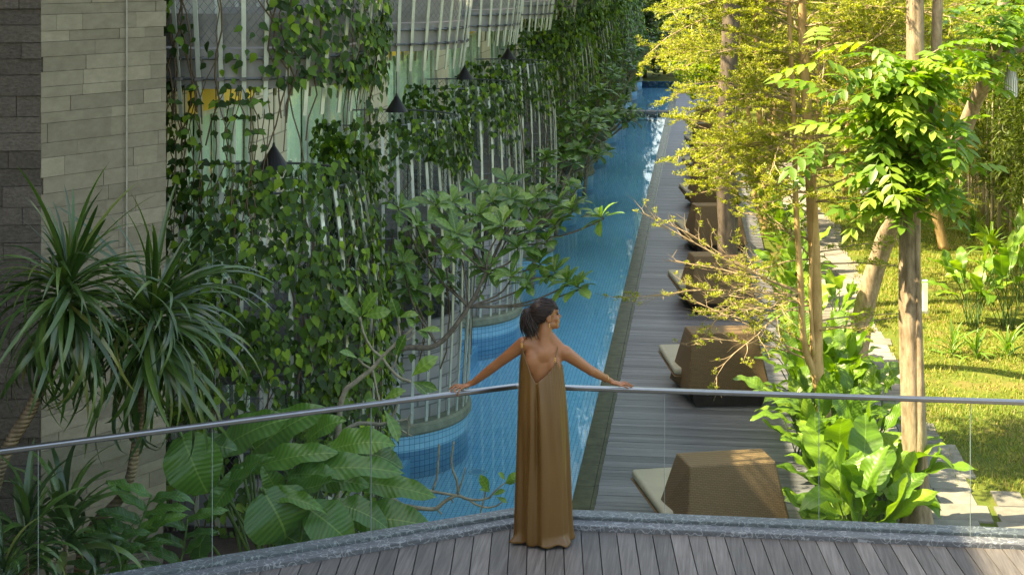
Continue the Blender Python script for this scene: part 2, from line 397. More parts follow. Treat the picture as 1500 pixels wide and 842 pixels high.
# kerb stones: an inner and an outer band each side of the corner
kb = MB()
def strip(x0, x1, o0, o1, z0, z1):
    q = [C2W(x0, kline(x0, o0)), C2W(x1, kline(x1, o0)), C2W(x1, kline(x1, o1)), C2W(x0, kline(x0, o1))]
    mb = MB(); mb.prism([(p.x, p.y) for p in q], z0, z1); return mb
kerb = thing('stone_kerb', C2W(.03, 11.1, 3.361), 'grey stone kerb with pale scribbled pattern along the deck edge', 'kerb')
inv = Matrix.Translation(-kerb.location)
for x0, x1 in ((-7, .03), (.03, 8)):
    for o0, o1, zt in ((0, -.125, .036), (-.128, -.262, .058)):
        mb = strip(x0, x1, o0, o1, 3.363, ZD + zt); mb.V = [tuple(inv @ Vector(v)) for v in mb.V]
        mb.build('kerb_stone', M['kerb'], kerb, bevel=.006)
rail = thing('glass_balustrade', C2W(.03, 11.09, ZD + .03), 'frameless glass balustrade with a steel handrail bent at the corner', 'balustrade')
inv = Matrix.Translation(-rail.location); OFF = -.115
def along(xc): return C2W(xc, kline(xc, OFF))
js_r = [.03, 1.115, 2.215, 3.27, 4.33, 5.4]; js_l = [.03, -1.0, -2.03, -3.06, -4.1, -5.1]
for js in (js_l, js_r):
    for a, b in zip(js[:-1], js[1:]):
        p, q = along(a), along(b); dr_ = (q - p).normalized(); p2 = p + dr_ * .004; q2 = q - dr_ * .004; nn = Vector((-dr_.y, dr_.x, 0)) * .006
        mb = MB(); mb.hexa([(*(x).xy, z) for z in (ZD + .03, ZD + .985) for x in (p2 - nn, q2 - nn, q2 + nn, p2 + nn)])
        mb.V = [tuple(inv @ Vector(v)) for v in mb.V]; gp = mb.build('glass_panel', M['glass'], rail)
        mb = MB(); mb.hexa([(*(x).xy, z) for z in (ZD + .031, ZD + .984) for x in (q2 - nn * .9 - dr_ * .0005, q2 - nn * .9 + dr_ * .003, q2 + nn * .9 + dr_ * .003, q2 + nn * .9 - dr_ * .0005)])
        mb.V = [tuple(inv @ Vector(v)) for v in mb.V]; mb.build('glass_edge', M['glass_edge'], gp)
for js in (js_l, js_r):
    p, q = along(js[0]), along(js[-1]); dr_ = (q - p).normalized(); nn = Vector((-dr_.y, dr_.x, 0)) * .025; p = p - dr_ * .008; zo = .0012 if js is js_l else 0
    mb = MB(); mb.hexa([(*(x).xy, z) for z in (ZD + .985 - zo, ZD + 1.018 - zo) for x in (p - nn, q - nn, q + nn, p + nn)])
    mb.V = [tuple(inv @ Vector(v)) for v in mb.V]; mb.build('handrail', M['stainless'], rail, bevel=.008)

# ------------------------------------------------------------------ stone wall on the left; tall unseen wing added to shade the deck
PC = C2W(-4.39, 14.0); PE = C2W(-3.5, 15.2); PL = C2W(-7.5, 13.75)
tower = thing('stone_tower', (PC.x - 3, PC.y - 3, -.06), 'stone clad tower wall, dark rough face beside a pale smooth face', 'wall')
off = tower.location
mb = MB(); eps = .045
dE = (PE - PC).normalized(); nE = Vector((-dE.y, dE.x, 0)); dL = (PL - PC).normalized(); nL = Vector((dL.y, -dL.x, 0))
if nE.dot(C2W(0, 0) - PC) > 0: nE = -nE
if nL.dot(C2W(0, 0) - PC) > 0: nL = -nL
A = PC + nE * eps + nL * eps; B = PE + nE * eps; L_ = PL + nL * eps
core = [A, B, Vector((-13.5, 15.5, 0)), Vector((-13.5, -12, 0)), Vector((-7.8, -12, 0)), Vector((-7.8, 12.6, 0)), L_]
core = [p - off for p in core]
mb.prism([(p.x, p.y) for p in core], 0, 16.5); mb.build('wall_core', M['stone_far'], tower)  # unseen height and rear length added to shade the upper deck
def course_bricks(P, D, N, length, z0, z1, mat, hh, seed):
    rr = random.Random(seed); z = z0
    while z < z1:
        h = hh * rr.choice((.72, 1, 1, 1.1, 1.3)); x = 0.0
        x = -rr.uniform(0, .35)
        while x < length:
            l = rr.uniform(.22, .85); xa = max(x, 0); xb = min(x + l, length)
            if xb - xa > .04:
                pr = rr.uniform(-.004, .004) if mat is M['stone_smooth'] else rr.uniform(-.014, .016); g_ = .0018 if mat is M['stone_smooth'] else .003
                a = P + D * (xa + g_ * (xa > 0)) - N * pr; b = P + D * (xb - g_) - N * pr
                ai = a + N * (eps - .002 + pr); bi = b + N * (eps - .002 + pr)
                mb = MB(); mb.hexa([tuple(q - off + Vector((0, 0, zz))) for zz in (z + g_, z + h - g_) for q in (a, b, bi, ai)])
                mb.build('brick', mat, tower, bevel=0)
            x += l
        z += h
course_bricks(PC, dE, nE, (PE - PC).length, 1.9, 7.5, M['stone_smooth'], .14, 3)
course_bricks(PC - dL * 0, dL, nL, 1.6, 1.9, 7.5, M['stone_rough'], .15, 5)
mb = MB(); t_ = PC + dE * ((PE - PC).length * .655) - nE * .02 - off
mb.tube([(t_.x, t_.y, 3), (t_.x, t_.y, 16.4)], .008, 6); mb.build('joint_strip', flat_mat('pale_strip', (.30, .29, .23), .7), tower)

# ------------------------------------------------------------------ planter in front of the tower
ps = MB(); ps.box((-7.7, 8.2, -1.15), (-4.25, 18.55, 1.38)); po = ps.build('planter_wall', M['dark_concrete']); po['kind'] = 'structure'
so_ = MB(); so_.box((-7.6, 8.3, 1.381), (-4.4, 18.4, 1.43)); s2 = so_.build('soil', M['soil'], po)

# ------------------------------------------------------------------ hotel building with round balcony cages
BX = -6.2; CXB = -5.28; Y0B = 17.05; DYB = 7.06; NB = 12
hotel = thing('hotel_building', (-8, Y0B, -.06), 'long hotel with round slatted balcony cages standing in the pool', 'building')
ho = hotel.location
def hp(mb, name, mat, parent=hotel, smooth=False, kind=None, bevel=0):
    mb.V = [tuple(Vector(v) - ho) for v in mb.V]; return mb.build(name, mat, parent, None, smooth, kind, bevel)
ye = Y0B + DYB * NB
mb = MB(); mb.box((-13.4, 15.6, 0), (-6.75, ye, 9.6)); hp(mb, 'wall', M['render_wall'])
for z0, z1 in ((3.0, 3.4), (6.16, 6.62), (9.3, 9.85)):
    mb = MB(); mb.box((-6.74, 15.72, z0), (-6.0, ye - .02, z1)); hp(mb, 'floor_slab', M['concrete'])
def RL(z): return float(np.interp(z, [.45, 1.4, 2.6, 3.8, 4.6, 5.1], [1.46, 1.53, 1.57, 1.53, 1.44, 1.34]))
def RU(z): return float(np.interp(z, [5.85, 6.6, 7.4, 8.4, 9.6, 10.4], [1.40, 1.50, 1.60, 1.68, 1.62, 1.5]))
def slat_mesh(fn, z0, z1, n=8):
    V = []; Fq = []
    for i in range(n + 1):
        z = lerp(z0, z1, i / n); r = fn(z)
        V += [(r - .009, -.024, z), (r + .009, -.024, z), (r + .009, .024, z), (r - .009, .024, z)]
    for i in range(n):
        for k in range(4): Fq.append((i*4+k, i*4+(k+1) % 4, (i+1)*4+(k+1) % 4, (i+1)*4+k))
    Fq += [(3, 2, 1, 0), (n*4, n*4+1, n*4+2, n*4+3)]
    return mesh_np('slat', V, faces=Fq, mat=M['steel'])
SL_LO = slat_mesh(RL, .40, 5.05); SL_UP = slat_mesh(RU, 5.86, 10.3)
def wire_mesh(fn, z0, z1, off, amax=R(122), cell=.085):
    mb = MB(); r0 = 1.4; n = int(2 * amax * r0 / cell); H = z1 - z0; slope = 1.35
    for sgn in (1, -1):
        ext = int(H / slope / cell) + 1
        for i in range(-ext, n + ext):
            pts = []
            ns = max(3, int(H / .22))
            for k in range(ns + 1):
                z = lerp(z0, z1, k / ns); a = -amax + (i * cell + sgn * (z - (z0 if sgn > 0 else z0)) / slope) / r0
                if -amax <= a <= amax: pts.append(((fn(z) - off) * math.cos(a), (fn(z) - off) * math.sin(a), z))
            if len(pts) > 1: mb.tube(pts, .0032, 3, cap=False)
    return mb.mesh('wire_mesh', M['wire'])
WM_LO = wire_mesh(RL, 2.1, 5.02, .03); WM_UP = wire_mesh(RU, 6.66, 8.2, .03)
AM = R(122)
ORD = ['first', 'second', 'third', 'fourth', 'fifth', 'sixth', 'seventh', 'eighth', 'ninth', 'tenth', 'eleventh', 'twelfth']
def arc_tube(fn, z, off, r=.008, n=28):
    m = MB(); m.tube([((fn(z) - off) * math.cos(a), (fn(z) - off) * math.sin(a), z) for a in np.linspace(-AM, AM, n)], r, 4); return m
def joined(*ms):
    o = MB()
    for m in ms: o.add(m.V, m.F)
    return o
ring = MB(); ring.lathe([(1.30, .23), (1.50, .23), (1.53, .27), (1.53, .37), (1.50, .41), (1.30, .41), (1.30, .23)], 40, -AM, AM); ME_RING = ring.mesh('cage_base', M['ring'])
pl = MB(); pl.lathe([(1.47, -.445), (1.47, .232)], 44, -AM, AM); ME_PL = pl.mesh('plinth', M['tile_cyl'], True)
dw = MB(); dw.lathe([(1.30, .40), (1.33, 1.9), (1.25, 1.92), (1.20, 1.6), (0, 1.6)], 36, -AM, AM); ME_DW = dw.mesh('planter_drum', M['blockwall'], True)
sb = MB(); sb.lathe([(0, 3.38), (1.36, 3.38), (1.36, 2.98), (0, 2.98)], 36, -AM, AM); ME_SB = sb.mesh('balcony_slab', M['dark_concrete'])  # cage's inner shade put into this slab's darker concrete
us = MB(); us.lathe([(0, 6.6), (1.41, 6.6), (1.39, 6.17), (0, 6.17)], 36, -AM, AM); ME_US = us.mesh('balcony_slab', M['concrete'])
bp = MB(); bp.lathe([(1.36, 6.62), (1.38, 6.98)], 30, -AM, AM); ME_BP = bp.mesh('parapet', M['concrete'], True)
hr_list = (*[arc_tube(RL, z, .022, .006) for z in (1.05, 1.5, 2.0, 2.3, 2.62)], *[arc_tube(RL, z, .03, .014) for z in (3.1, 3.3, 5.02)]); ME_HR = [m.mesh('hoop', M['wire']) for m in hr_list]
uh_list = [arc_tube(RU, z, .03, .014) for z in (6.28, 6.5, 7.3, 8.2, 10.2)]; ME_UH = [m.mesh('hoop', M['wire']) for m in uh_list]
bk = MB()
for a in np.linspace(-AM, AM, 27):
    for z in (6.28, 6.5):
        m = Matrix.Rotation(a, 4, 'Z'); bk.box((1.38, -.035, z - .02), (1.49, .035, z + .02), m)
ME_BK = bk.mesh('brackets', M['dark_concrete'])
LAMP = MB(); LAMP.lathe([(.012, .30), (.02, .26), (.19, 0), (.18, 0), (.015, .24)], 20)
ME_LAMP = LAMP.mesh('lamp_shade', M['black_metal'])
for i in range(NB):
    yc = Y0B + DYB * i; base = Vector((CXB, yc, 0)) - ho
    cg = put('balcony_cage', ME_RING, hotel, base)
    put('plinth', ME_PL, cg); put('planter_drum', ME_DW, cg); put('balcony_slab', ME_SB, cg); [put('hoop', m, cg) for m in ME_HR]
    put('wire_mesh', WM_LO, cg, kind='stuff')
    cu = put('balcony_cage', ME_US, hotel, base); put('parapet', ME_BP, cu); [put('hoop', m, cu) for m in ME_UH]; put('brackets', ME_BK, cu, kind='stuff'); put('wire_mesh', WM_UP, cu, kind='stuff')
    for a in np.linspace(-AM, AM, 27):
        for me, par in ((SL_LO, cg), (SL_UP, cu)):
            o = put('slat', me, par); o.rotation_euler = (0, 0, a + random.uniform(-.012, .012))
    # facade of the bay
    ya, yb = yc - DYB / 2, yc + DYB / 2
    if i == 0: ya = 16.3
    mb = MB(); mb.box((-6.7, ya - .8, 3.402), (-6.04, ya + .8, 6.158)); hp(mb, 'stone_pier', M['cream'])
    mb = MB(); mb.box((-6.7, ya - .5, .1), (-6.1, ya + .5, 2.99)); hp(mb, 'pier', M['render_wall'])
    mb = MB(); mb.box((-6.62, ya + .81, 5.72), (-6.06, yb - .81, 6.155)); hp(mb, 'lintel', M['yellow'])
    for z0, z1 in ((3.41, 5.71), (.1, 2.98)):
        W4 = (yb - ya - 1.64) / 4
        for k in range(4):
            y0 = ya + .82 + k * W4; y1 = y0 + W4; df = MB()
            for q in (((-6.16, y0 + .002, z0), (-6.10, y0 + .05, z1)), ((-6.16, y1 - .05, z0), (-6.10, y1 - .002, z1)),
                      ((-6.16, y0 + .051, z0), (-6.10, y1 - .051, z0 + .06)), ((-6.16, y0 + .051, z1 - .06), (-6.10, y1 - .051, z1))): df.box(*q)
            d = hp(df, 'door', M['steel'])
            gl = MB(); gl.box((-6.135, y0 + .052, z0 + .062), (-6.125, y1 - .052, z1 - .062)); hp(gl, 'pane', M['door_glass'], d)
            if z0 > 3 or k % 2:
                cv = []; n = 40
                for j in range(n + 1):
                    yy = lerp(y0 + .03, y1 - .03, j / n); xx = -6.215 + .02 * math.sin(j * 1.9 + k) + .01 * math.sin(j * .7)
                    cv += [(xx, yy, z0 + .03), (xx, yy, z1 - .02)]
                cm = MB(); cm.add(cv, [(2*j, 2*j+2, 2*j+3, 2*j+1) for j in range(n)]); hp(cm, 'curtain', M['curtain'], smooth=True)
    if i < 6:
        lp = thing('pendant_lamp', (CXB + .32, yc - .05, 5.12 - (.0 if i else -.02)), 'black cone pendant lamp above the ' + ORD[i] + ' balcony cage from the stone tower', 'lamp', 'pendant lamps above the balcony cages')
        put('lamp_shade', ME_LAMP, lp); mb = MB(); mb.tube([(0, 0, .29), (0, 0, 1.06)], .007, 5); mb.build('cord', M['black_metal'], lp)
# ------------------------------------------------------------------ the woman at the corner of the balustrade
def skin_mat():
    t = NT('tanned_skin'); n = t.noise(t.coord('Object'), 9, 4)
    t.b.inputs['Subsurface Weight'].default_value = .12; t.b.inputs['Subsurface Radius'].default_value = (.012, .005, .003); t.b.inputs['Subsurface Scale'].default_value = .6
    return t.base(t.ramp(n, [(.3, (.225, .092, .036)), (.7, (.275, .115, .047))]), .42, .4)
M['skin'] = skin_mat()
def dress_mat():
    t = NT('bronze_satin'); p = t.coord('Object'); n = t.noise(t.mapping(p, (1, 1, .25)), 7, 4); f = t.noise(p, 380, 2)
    t.b.inputs['Sheen Weight'].default_value = .08; t.b.inputs['Sheen Roughness'].default_value = .4; t.b.inputs['Sheen Tint'].default_value = (.8, .55, .25, 1)
    t.bump(f, .06, .002); return t.base(t.ramp(n, [(.3, (.088, .043, .0095)), (.7, (.120, .060, .014))]), .42, .4)
M['dress'] = dress_mat()
def hair_mat():
    t = NT('dark_brown_hair'); n = t.noise(t.coord('Object'), 30, 3)
    return t.base(t.ramp(n, [(.3, (.008, .005, .004)), (.75, (.028, .015, .010))]), .5, .3)
M['hair'] = hair_mat(); M['gold'] = flat_mat('gold_chain', (.7, .45, .15), .3, .5, .1, 8, .9)
M['eye'] = flat_mat('dark_eye', (.02, .012, .01), .15, .6)

def ell(mb, c, r, rot=None, n=14, m=10):
    c = Vector(c); rot = rot or Matrix.Identity(3)
    V = [c + rot @ Vector((0, 0, r[2]))]
    for j in range(1, m):
        p = math.pi * j / m
        for k in range(n):
            a = 2 * math.pi * k / n; V.append(c + rot @ Vector((r[0]*math.sin(p)*math.cos(a), r[1]*math.sin(p)*math.sin(a), r[2]*math.cos(p))))
    V.append(c + rot @ Vector((0, 0, -r[2]))); L = len(V) - 1
    Fc = [(0, 1 + k, 1 + (k + 1) % n) for k in range(n)] + [(L, L - n + (k + 1) % n, L - n + k) for k in range(n)]
    Fc += [(1 + j*n + k, 1 + (j+1)*n + k, 1 + (j+1)*n + (k+1) % n, 1 + j*n + (k+1) % n) for j in range(m - 2) for k in range(n)]
    mb.add(V, Fc)
def limb(mb, pts, rads, n=14):
    pts = smooth_path(pts, 4) if len(pts) > 2 else [Vector(p) for p in pts]
    rr = list(np.interp(np.linspace(0, 1, len(pts)), np.linspace(0, 1, len(rads)), rads))
    mb.tube(pts, rr, n); ell(mb, pts[0], (rr[0],) * 3); ell(mb, pts[-1], (rr[-1],) * 3)

wom = thing('person', C2W(.22, 10.74, ZD + .002), 'person in a long bronze slip dress, arms spread along the handrail', 'person', rz=YAW)
b = MB()
SHL, SHR = Vector((-.134, .0, 1.398)), Vector((.157, .0, 1.335))
# torso
ell(b, (-.005, .015, 1.20), (.135, .088, .20)); ell(b, (0, .02, 1.00), (.12, .085, .16)); ell(b, (0, .015, .86), (.155, .105, .13))
ell(b, (-.072, -.03, 1.27), (.072, .052, .105)); ell(b, (.072, -.03, 1.24), (.064, .05, .10))
ell(b, (-.002, -.005, 1.325), (.135, .068, .095)); ell(b, (.0, .0, 1.40), (.07, .056, .055))
limb(b, [SHL + Vector((.03, .012, -.012)), (0, .012, 1.378), SHR + Vector((-.03, .012, -.012))], [.055, .068, .055])
limb(b, [(-.115, .006, 1.408), (-.03, .012, 1.462)], [.042, .044]); limb(b, [(.125, .006, 1.36), (.045, .012, 1.445)], [.042, .044])
limb(b, [(.004, .0, 1.37), (.008, .004, 1.45), (.022, .018, 1.55)], [.062, .052, .050])
# legs and feet under the dress
for s in (-1, 1):
    limb(b, [(s*.085, .015, .86), (s*.08, .02, .48), (s*.07, 0, .09)], [.085, .055, .036]); limb(b, [(s*.07, -.03, .035), (s*.075, .13, .028)], [.034, .027])
# arms
def arm(sh, el, wr, ):
    limb(b, [sh, lerp(sh, el, .5), el], [.052, .042, .034]); limb(b, [el, lerp(el, wr, .45), wr], [.036, .033, .0235])
ELL, WRL = Vector((-.338, .075, 1.222)), Vector((-.498, .155, 1.078)); ELR, WRR = Vector((.345, .075, 1.186)), Vector((.474, .205, 1.087))
arm(SHL, ELL, WRL); arm(SHR, ELR, WRR)
def fing(pts, r0=.0088, r1=.0068): limb(b, pts, [r0, r1], 8)
# left hand: palm on the rail, fingers bent over its near edge
def palm(c, ax, r):
    ax = Vector(ax).normalized(); up = Vector((0, 0, 1)); y = up.cross(ax).normalized(); z = ax.cross(y)
    ell(b, c, r, Matrix((ax, y, z)).transposed())
limb(b, [WRL, (-.53, .168, 1.062)], [.0225, .021]); palm((-.555, .172, 1.050), (-1, .05, -.22), (.052, .040, .0155))
fing([(-.59, .198, 1.047), (-.632, .205, 1.046), (-.660, .203, 1.030), (-.675, .199, 1.018)])
fing([(-.592, .178, 1.046), (-.636, .166, 1.044), (-.662, .150, 1.020), (-.667, .146, 1.000)])
fing([(-.586, .158, 1.044), (-.622, .140, 1.038), (-.640, .126, 1.008), (-.640, .128, .986)])
fing([(-.574, .142, 1.042), (-.600, .124, 1.030), (-.612, .116, 1.004), (-.610, .120, .986)], .008, .006)
fing([(-.535, .196, 1.052), (-.560, .222, 1.045), (-.592, .232, 1.034)], .011, .0085)
# right hand laid along the rail
limb(b, [WRR, (.505, .222, 1.066)], [.0225, .021]); palm((.530, .230, 1.054), (1, .12, -.2), (.054, .040, .0155))
fing([(.568, .258, 1.050), (.612, .266, 1.047), (.640, .268, 1.033), (.655, .268, 1.026)])
fing([(.572, .238, 1.048), (.620, .242, 1.046), (.652, .244, 1.032), (.668, .245, 1.026)])
fing([(.568, .218, 1.046), (.612, .218, 1.043), (.640, .220, 1.030), (.656, .221, 1.026)])
fing([(.558, .201, 1.044), (.592, .196, 1.038), (.614, .197, 1.029), (.626, .199, 1.026)], .008, .006)
fing([(.510, .258, 1.056), (.540, .284, 1.045), (.572, .290, 1.033)], .011, .0085)
# head in profile, chin a little up
hf = Vector((.955, .26, .10)).normalized(); hu = (Vector((-.09, 0, 1)) - hf * Vector((-.09, 0, 1)).dot(hf)).normalized(); hs = hu.cross(hf)
HC = Vector((.026, .028, 1.592)); HR = Matrix((hf, hs, hu)).transposed()
def hp3(p): return HC + HR @ Vector(p)
def hel(p, r): ell(b, hp3(p), r, HR)
hel((-.012, 0, .026), (.092, .072, .082)); hel((.030, 0, -.028), (.058, .056, .078)); hel((.048, 0, -.068), (.038, .036, .03)); hel((.066, 0, -.088), (.022, .022, .019))
hel((.070, 0, .028), (.022, .05, .022))
limb(b, [hp3((.082, 0, .012)), hp3((.095, 0, -.010)), hp3((.103, 0, -.022))], [.0065, .007, .0085]); hel((.094, 0, -.031), (.011, .012, .007))
hel((.086, 0, -.050), (.0115, .02, .0065)); hel((.084, 0, -.062), (.0115, .018, .0065))
for s in (-1, 1):
    hel((.052, s * .036, -.025), (.03, .022, .028)); hel((.02, s * .046, -.06), (.03, .012, .022))
    ell(b, hp3((-.008, s * .071, -.012)), (.016, .007, .028), HR); ell(b, hp3((-.004, s * .075, -.012)), (.019, .005, .031), HR)
tmp = bpy.data.objects.new('tmp_body', b.mesh('body', M['skin'])); COL.objects.link(tmp)
rm = tmp.modifiers.new('r', 'REMESH'); rm.mode = 'VOXEL'; rm.voxel_size = .0042; rm.use_smooth_shade = True
sm = tmp.modifiers.new('s', 'SMOOTH'); sm.factor = .5; sm.iterations = 8
dg = bpy.context.evaluated_depsgraph_get(); dg.update()
me_body = bpy.data.meshes.new_from_object(tmp.evaluated_get(dg)); me_body.name = 'body'
bpy.data.objects.remove(tmp)
t2 = bpy.data.objects.new('tmp_body', me_body); COL.objects.link(t2); vg = t2.vertex_groups.new(name='back')
co = np.zeros(len(me_body.vertices) * 3); me_body.vertices.foreach_get('co', co); co = co.reshape(-1, 3)
wt_ = np.clip((.20 - np.abs(co[:, 0] - .01)) / .06, 0, 1) * np.clip((co[:, 2] - .95) / .1, 0, 1) * np.clip((1.475 - co[:, 2]) / .06, 0, 1)
for lv in (.25, .5, .75, 1.0): vg.add([int(i) for i in np.nonzero((wt_ > lv - .25) & (wt_ <= lv))[0]], lv, 'REPLACE')
s2_ = t2.modifiers.new('s', 'SMOOTH'); s2_.factor = .5; s2_.iterations = 45; s2_.vertex_group = 'back'
dg = bpy.context.evaluated_depsgraph_get(); dg.update(); mb_ = bpy.data.meshes.new_from_object(t2.evaluated_get(dg)); bpy.data.objects.remove(t2); me_body = mb_; me_body.name = 'body'
me_body.materials.clear(); me_body.materials.append(M['skin'])
put('body', me_body, wom)
for s in (-1, 1):
    e = MB(); ell(e, hp3((.078, s * .031, .004)), (.009, .013, .006), HR); e.build('eye', M['eye'], wom, smooth=True)
    e = MB(); e.tube([hp3((.086, s * .014, .022)), hp3((.083, s * .030, .0275)), hp3((.072, s * .046, .023))], [.003, .0035, .002], 5); e.build('eyebrow', M['hair'], wom)
e = MB(); e.tube([hp3((-.006, -.081, -.04)), hp3((-.006, -.083, -.068))], .0022, 6); e.build('earring', M['gold'], wom)
e = MB(); wd = (WRR - ELR).normalized(); e.tube([WRR - wd * .022 + (wd.cross(Vector((0,0,1))).normalized() * math.cos(a) + wd.cross(wd.cross(Vector((0,0,1)))).normalized() * math.sin(a)) * .0275 for a in np.linspace(0, 6.283, 17)], .0022, 5); e.build('bracelet', M['gold'], wom)
# hair: a close cap, strands drawn back to a knot, fringe and a loose tail
hb = MB(); n_, m_ = 36, 18; V = []; Fc = []
knot = Vector((-.112, 0, .035))
def scalp(a, p, k=1.0):                       # a: azimuth from the face, p: polar from crown
    return Vector((-.020 + .108*k*math.sin(p)*math.cos(a), .085*k*math.sin(p)*math.sin(a), .028 + .095*k*math.cos(p)))
def pmax(a):
    a = abs((a + math.pi) % (2*math.pi) - math.pi)
    return float(np.interp(a, [0, .5, .9, 1.25, 1.5, 1.75, 2.3, math.pi], [1.24, 1.25, 1.32, 1.70, 1.66, 2.2, 2.42, 2.42]))
for j in range(m_ + 1):
    for k in range(n_):
        a = 2*math.pi*k/n_; p = pmax(a) * j / m_; V.append(hp3(scalp(a, max(p, .001), 1 + .012*math.sin(k*5.3+j*.8))))
hb.add(V, [(j*n_+k, j*n_+(k+1) % n_, (j+1)*n_+(k+1) % n_, (j+1)*n_+k) for j in range(m_) for k in range(n_)])
hair = hb.build('hair', M['hair'], wom, smooth=True)
rr = random.Random(4); st = MB()
for q in range(260):
    a = rr.uniform(-math.pi, math.pi)
    if abs(a) < .85 and rr.random() < .5: continue
    p0 = pmax(a) * rr.uniform(.75, 1.0); s0 = scalp(a, p0, 1.01); pts = [s0]
    for t in (.25, .5, .75):
        mid = s0.lerp(knot, t); ctr = Vector((-.020, 0, .028)); dv = (mid - ctr); k = Vector((dv.x/.108, dv.y/.085, dv.z/.095)).length
        pts.append(ctr + dv / max(k, .3) * (1.02 + rr.uniform(0, .035)))
    pts.append(knot + Vector((rr.uniform(-.01, .01), rr.uniform(-.015, .015), rr.uniform(-.012, .012))))
    st.tube([hp3(p) for p in smooth_path(pts, 3)], rr.uniform(.0016, .003), 4, cap=False)
for q in range(120):                            # fringe
    a = rr.uniform(-.75, .75); s0 = scalp(a * .8, .3, 1.02); s1 = scalp(a, .8, 1.05); s2 = scalp(a + rr.uniform(-.08, .08), 1.42 + rr.uniform(-.1, .08), 1.05)
    st.tube([hp3(p) for p in smooth_path([s0, s1, s2], 4)], [.003] * 5 + [.002] * 3 + [.0008], 4, cap=False)
put('hair_strands', st.mesh('hair_strands', M['hair'], True), hair, kind='stuff')
tl = MB(); ell(tl, hp3(knot + Vector((-.012, 0, 0))), (.034, .032, .034))
for q in range(240):
    k0 = hp3(knot) + Vector((rr.uniform(-.02, .01), rr.uniform(-.02, .02), rr.uniform(-.015, .025))); w_ = rr.uniform(0, 1)
    L = rr.uniform(.09, .175); ox = rr.uniform(-.045, .055); oy = rr.uniform(-.05, .03)
    pts = [k0, k0 + Vector((-.024 + ox*.3, -.012 + oy*.4, .012*w_)), k0 + Vector((-.024 + ox*.9, -.022 + oy*.8, -L*.45)), k0 + Vector((.004 + ox, -.026 + oy, -L))]
    pp = smooth_path(pts, 3); tl.tube(pp, [.0045] * (len(pp) - 3) + [.0035, .0025, .001], 4, cap=False)
put('hair_tail', tl.mesh('hair_tail', M['hair'], True), hair, kind='stuff')
tb = MB(); tb.tube([hp3(knot + Vector((.004, .026*math.cos(a), .026*math.sin(a)))) for a in np.linspace(0, 6.283, 15)], .006, 6); tb.build('hair_tie', flat_mat('maroon_band', (.06, .015, .015), .6), hair)
# dress
def dress():
    def si(z, xs, ys): return float(np.mean([np.interp(z + o_, xs, ys) for o_ in (-.16, -.12, -.08, -.04, 0, .04, .08, .12, .16)]))
    NTH, NR = 240, 90; V = []
    th = np.linspace(-180, 180, NTH, endpoint=False)
    rim = np.interp(th, [-180, -165, -153, -146, -105, -100, -52, -45, -37, 0, 30, 90, 150, 180], [1.27, 1.32, 1.385, 1.365, 1.150, 1.150, 1.272, 1.288, 1.270, 1.238, 1.25, 1.30, 1.26, 1.27])
    for j in range(NR + 1):
        t = j / NR
        for i, d_ in enumerate(th):
            a = math.radians(d_); z = lerp(rim[i], .012, t ** .94)
            xl = si(z, [0, .1, .44, .93, 1.22, 1.36], [-.190, -.189, -.186, -.178, -.168, -.160])
            xr = si(z, [0, .1, .44, .93, 1.10, 1.22, 1.36], [.205, .203, .198, .176, .160, .145, .125])
            bk = si(z, [0, .1, .44, .93, 1.15, 1.30, 1.37], [-.185, -.185, -.180, -.160, -.125, -.100, -.075])
            fr = si(z, [0, .1, .44, .93, 1.15, 1.37], [.17, .17, .16, .14, .125, .10])
            cx = (xl + xr) / 2; ax = (xr - xl) / 2; ay = fr if math.sin(a) > 0 else -bk
            g = np.clip((1.15 - z) / 1.15, 0, 1)
            amp = (.003 + .011 * g ** .8) * (1 + .6 * math.sin(1.7 * a + .4))
            ph = 1.3 * math.sin(1.9 * z + d_ * .03) + .5 * math.sin(5.1 * z + d_ * .05)
            fo = (math.cos(7 * a + .6 + ph) * .6 + .45 * math.cos(13 * a + 2 + 1.3 * z + ph) + .25 * math.cos(21 * a + 1.1 - 1.8 * z))
            fo = math.copysign(abs(fo) ** .8, fo)
            # pleat falling from the point of the V
            pl_ = math.exp(-((d_ + 104) / 5.0) ** 2) * -.026 * np.clip((1.2 - z) / .2, 0, 1) * np.clip((z) / .6, .35, 1)
            pl2 = math.exp(-((d_ + 93) / 5.5) ** 2) * .013 * np.clip((1.2 - z) / .2, 0, 1)
            # gathers fanning out below the right strap
            gt = .006 * math.cos((d_ + 46) * .75 + (1.28 - z) * 6) * math.exp(-((d_ + 50) / 20) ** 2) * np.clip((z - 1.0) / .2, 0, 1)
            r = 1 + (amp * fo + pl_ + pl2 + gt) / .17
            hem = np.clip((.09 - z) / .09, 0, 1) ** 1.5
            flare = hem * (.002 + .010 * math.cos(5 * a + 1.0) + .055 * math.exp(-((d_ + 48) / 16) ** 2) + .05 * math.exp(-((d_ + 158) / 9) ** 2) + .012 * math.exp(-((d_ + 85) / 12) ** 2))
            r += flare / .18
            x = cx + ax * r * math.copysign(abs(math.cos(a)) ** .9, math.cos(a)); y = ay * r * math.copysign(abs(math.sin(a)) ** .9, math.sin(a))
            V.append((x, y, max(z + hem * .018 * (1 + math.cos(11 * a)) * .5, .004)))
    Fc = [(j*NTH+i, (j+1)*NTH+i, (j+1)*NTH+(i+1) % NTH, j*NTH+(i+1) % NTH) for j in range(NR) for i in range(NTH)]
    return mesh_np('dress', V, faces=Fc, mat=M['dress'], smooth=True)
o = put('dress', dress(), wom); sd = o.modifiers.new('thick', 'SOLIDIFY'); sd.thickness = .0025; sd.offset = -1
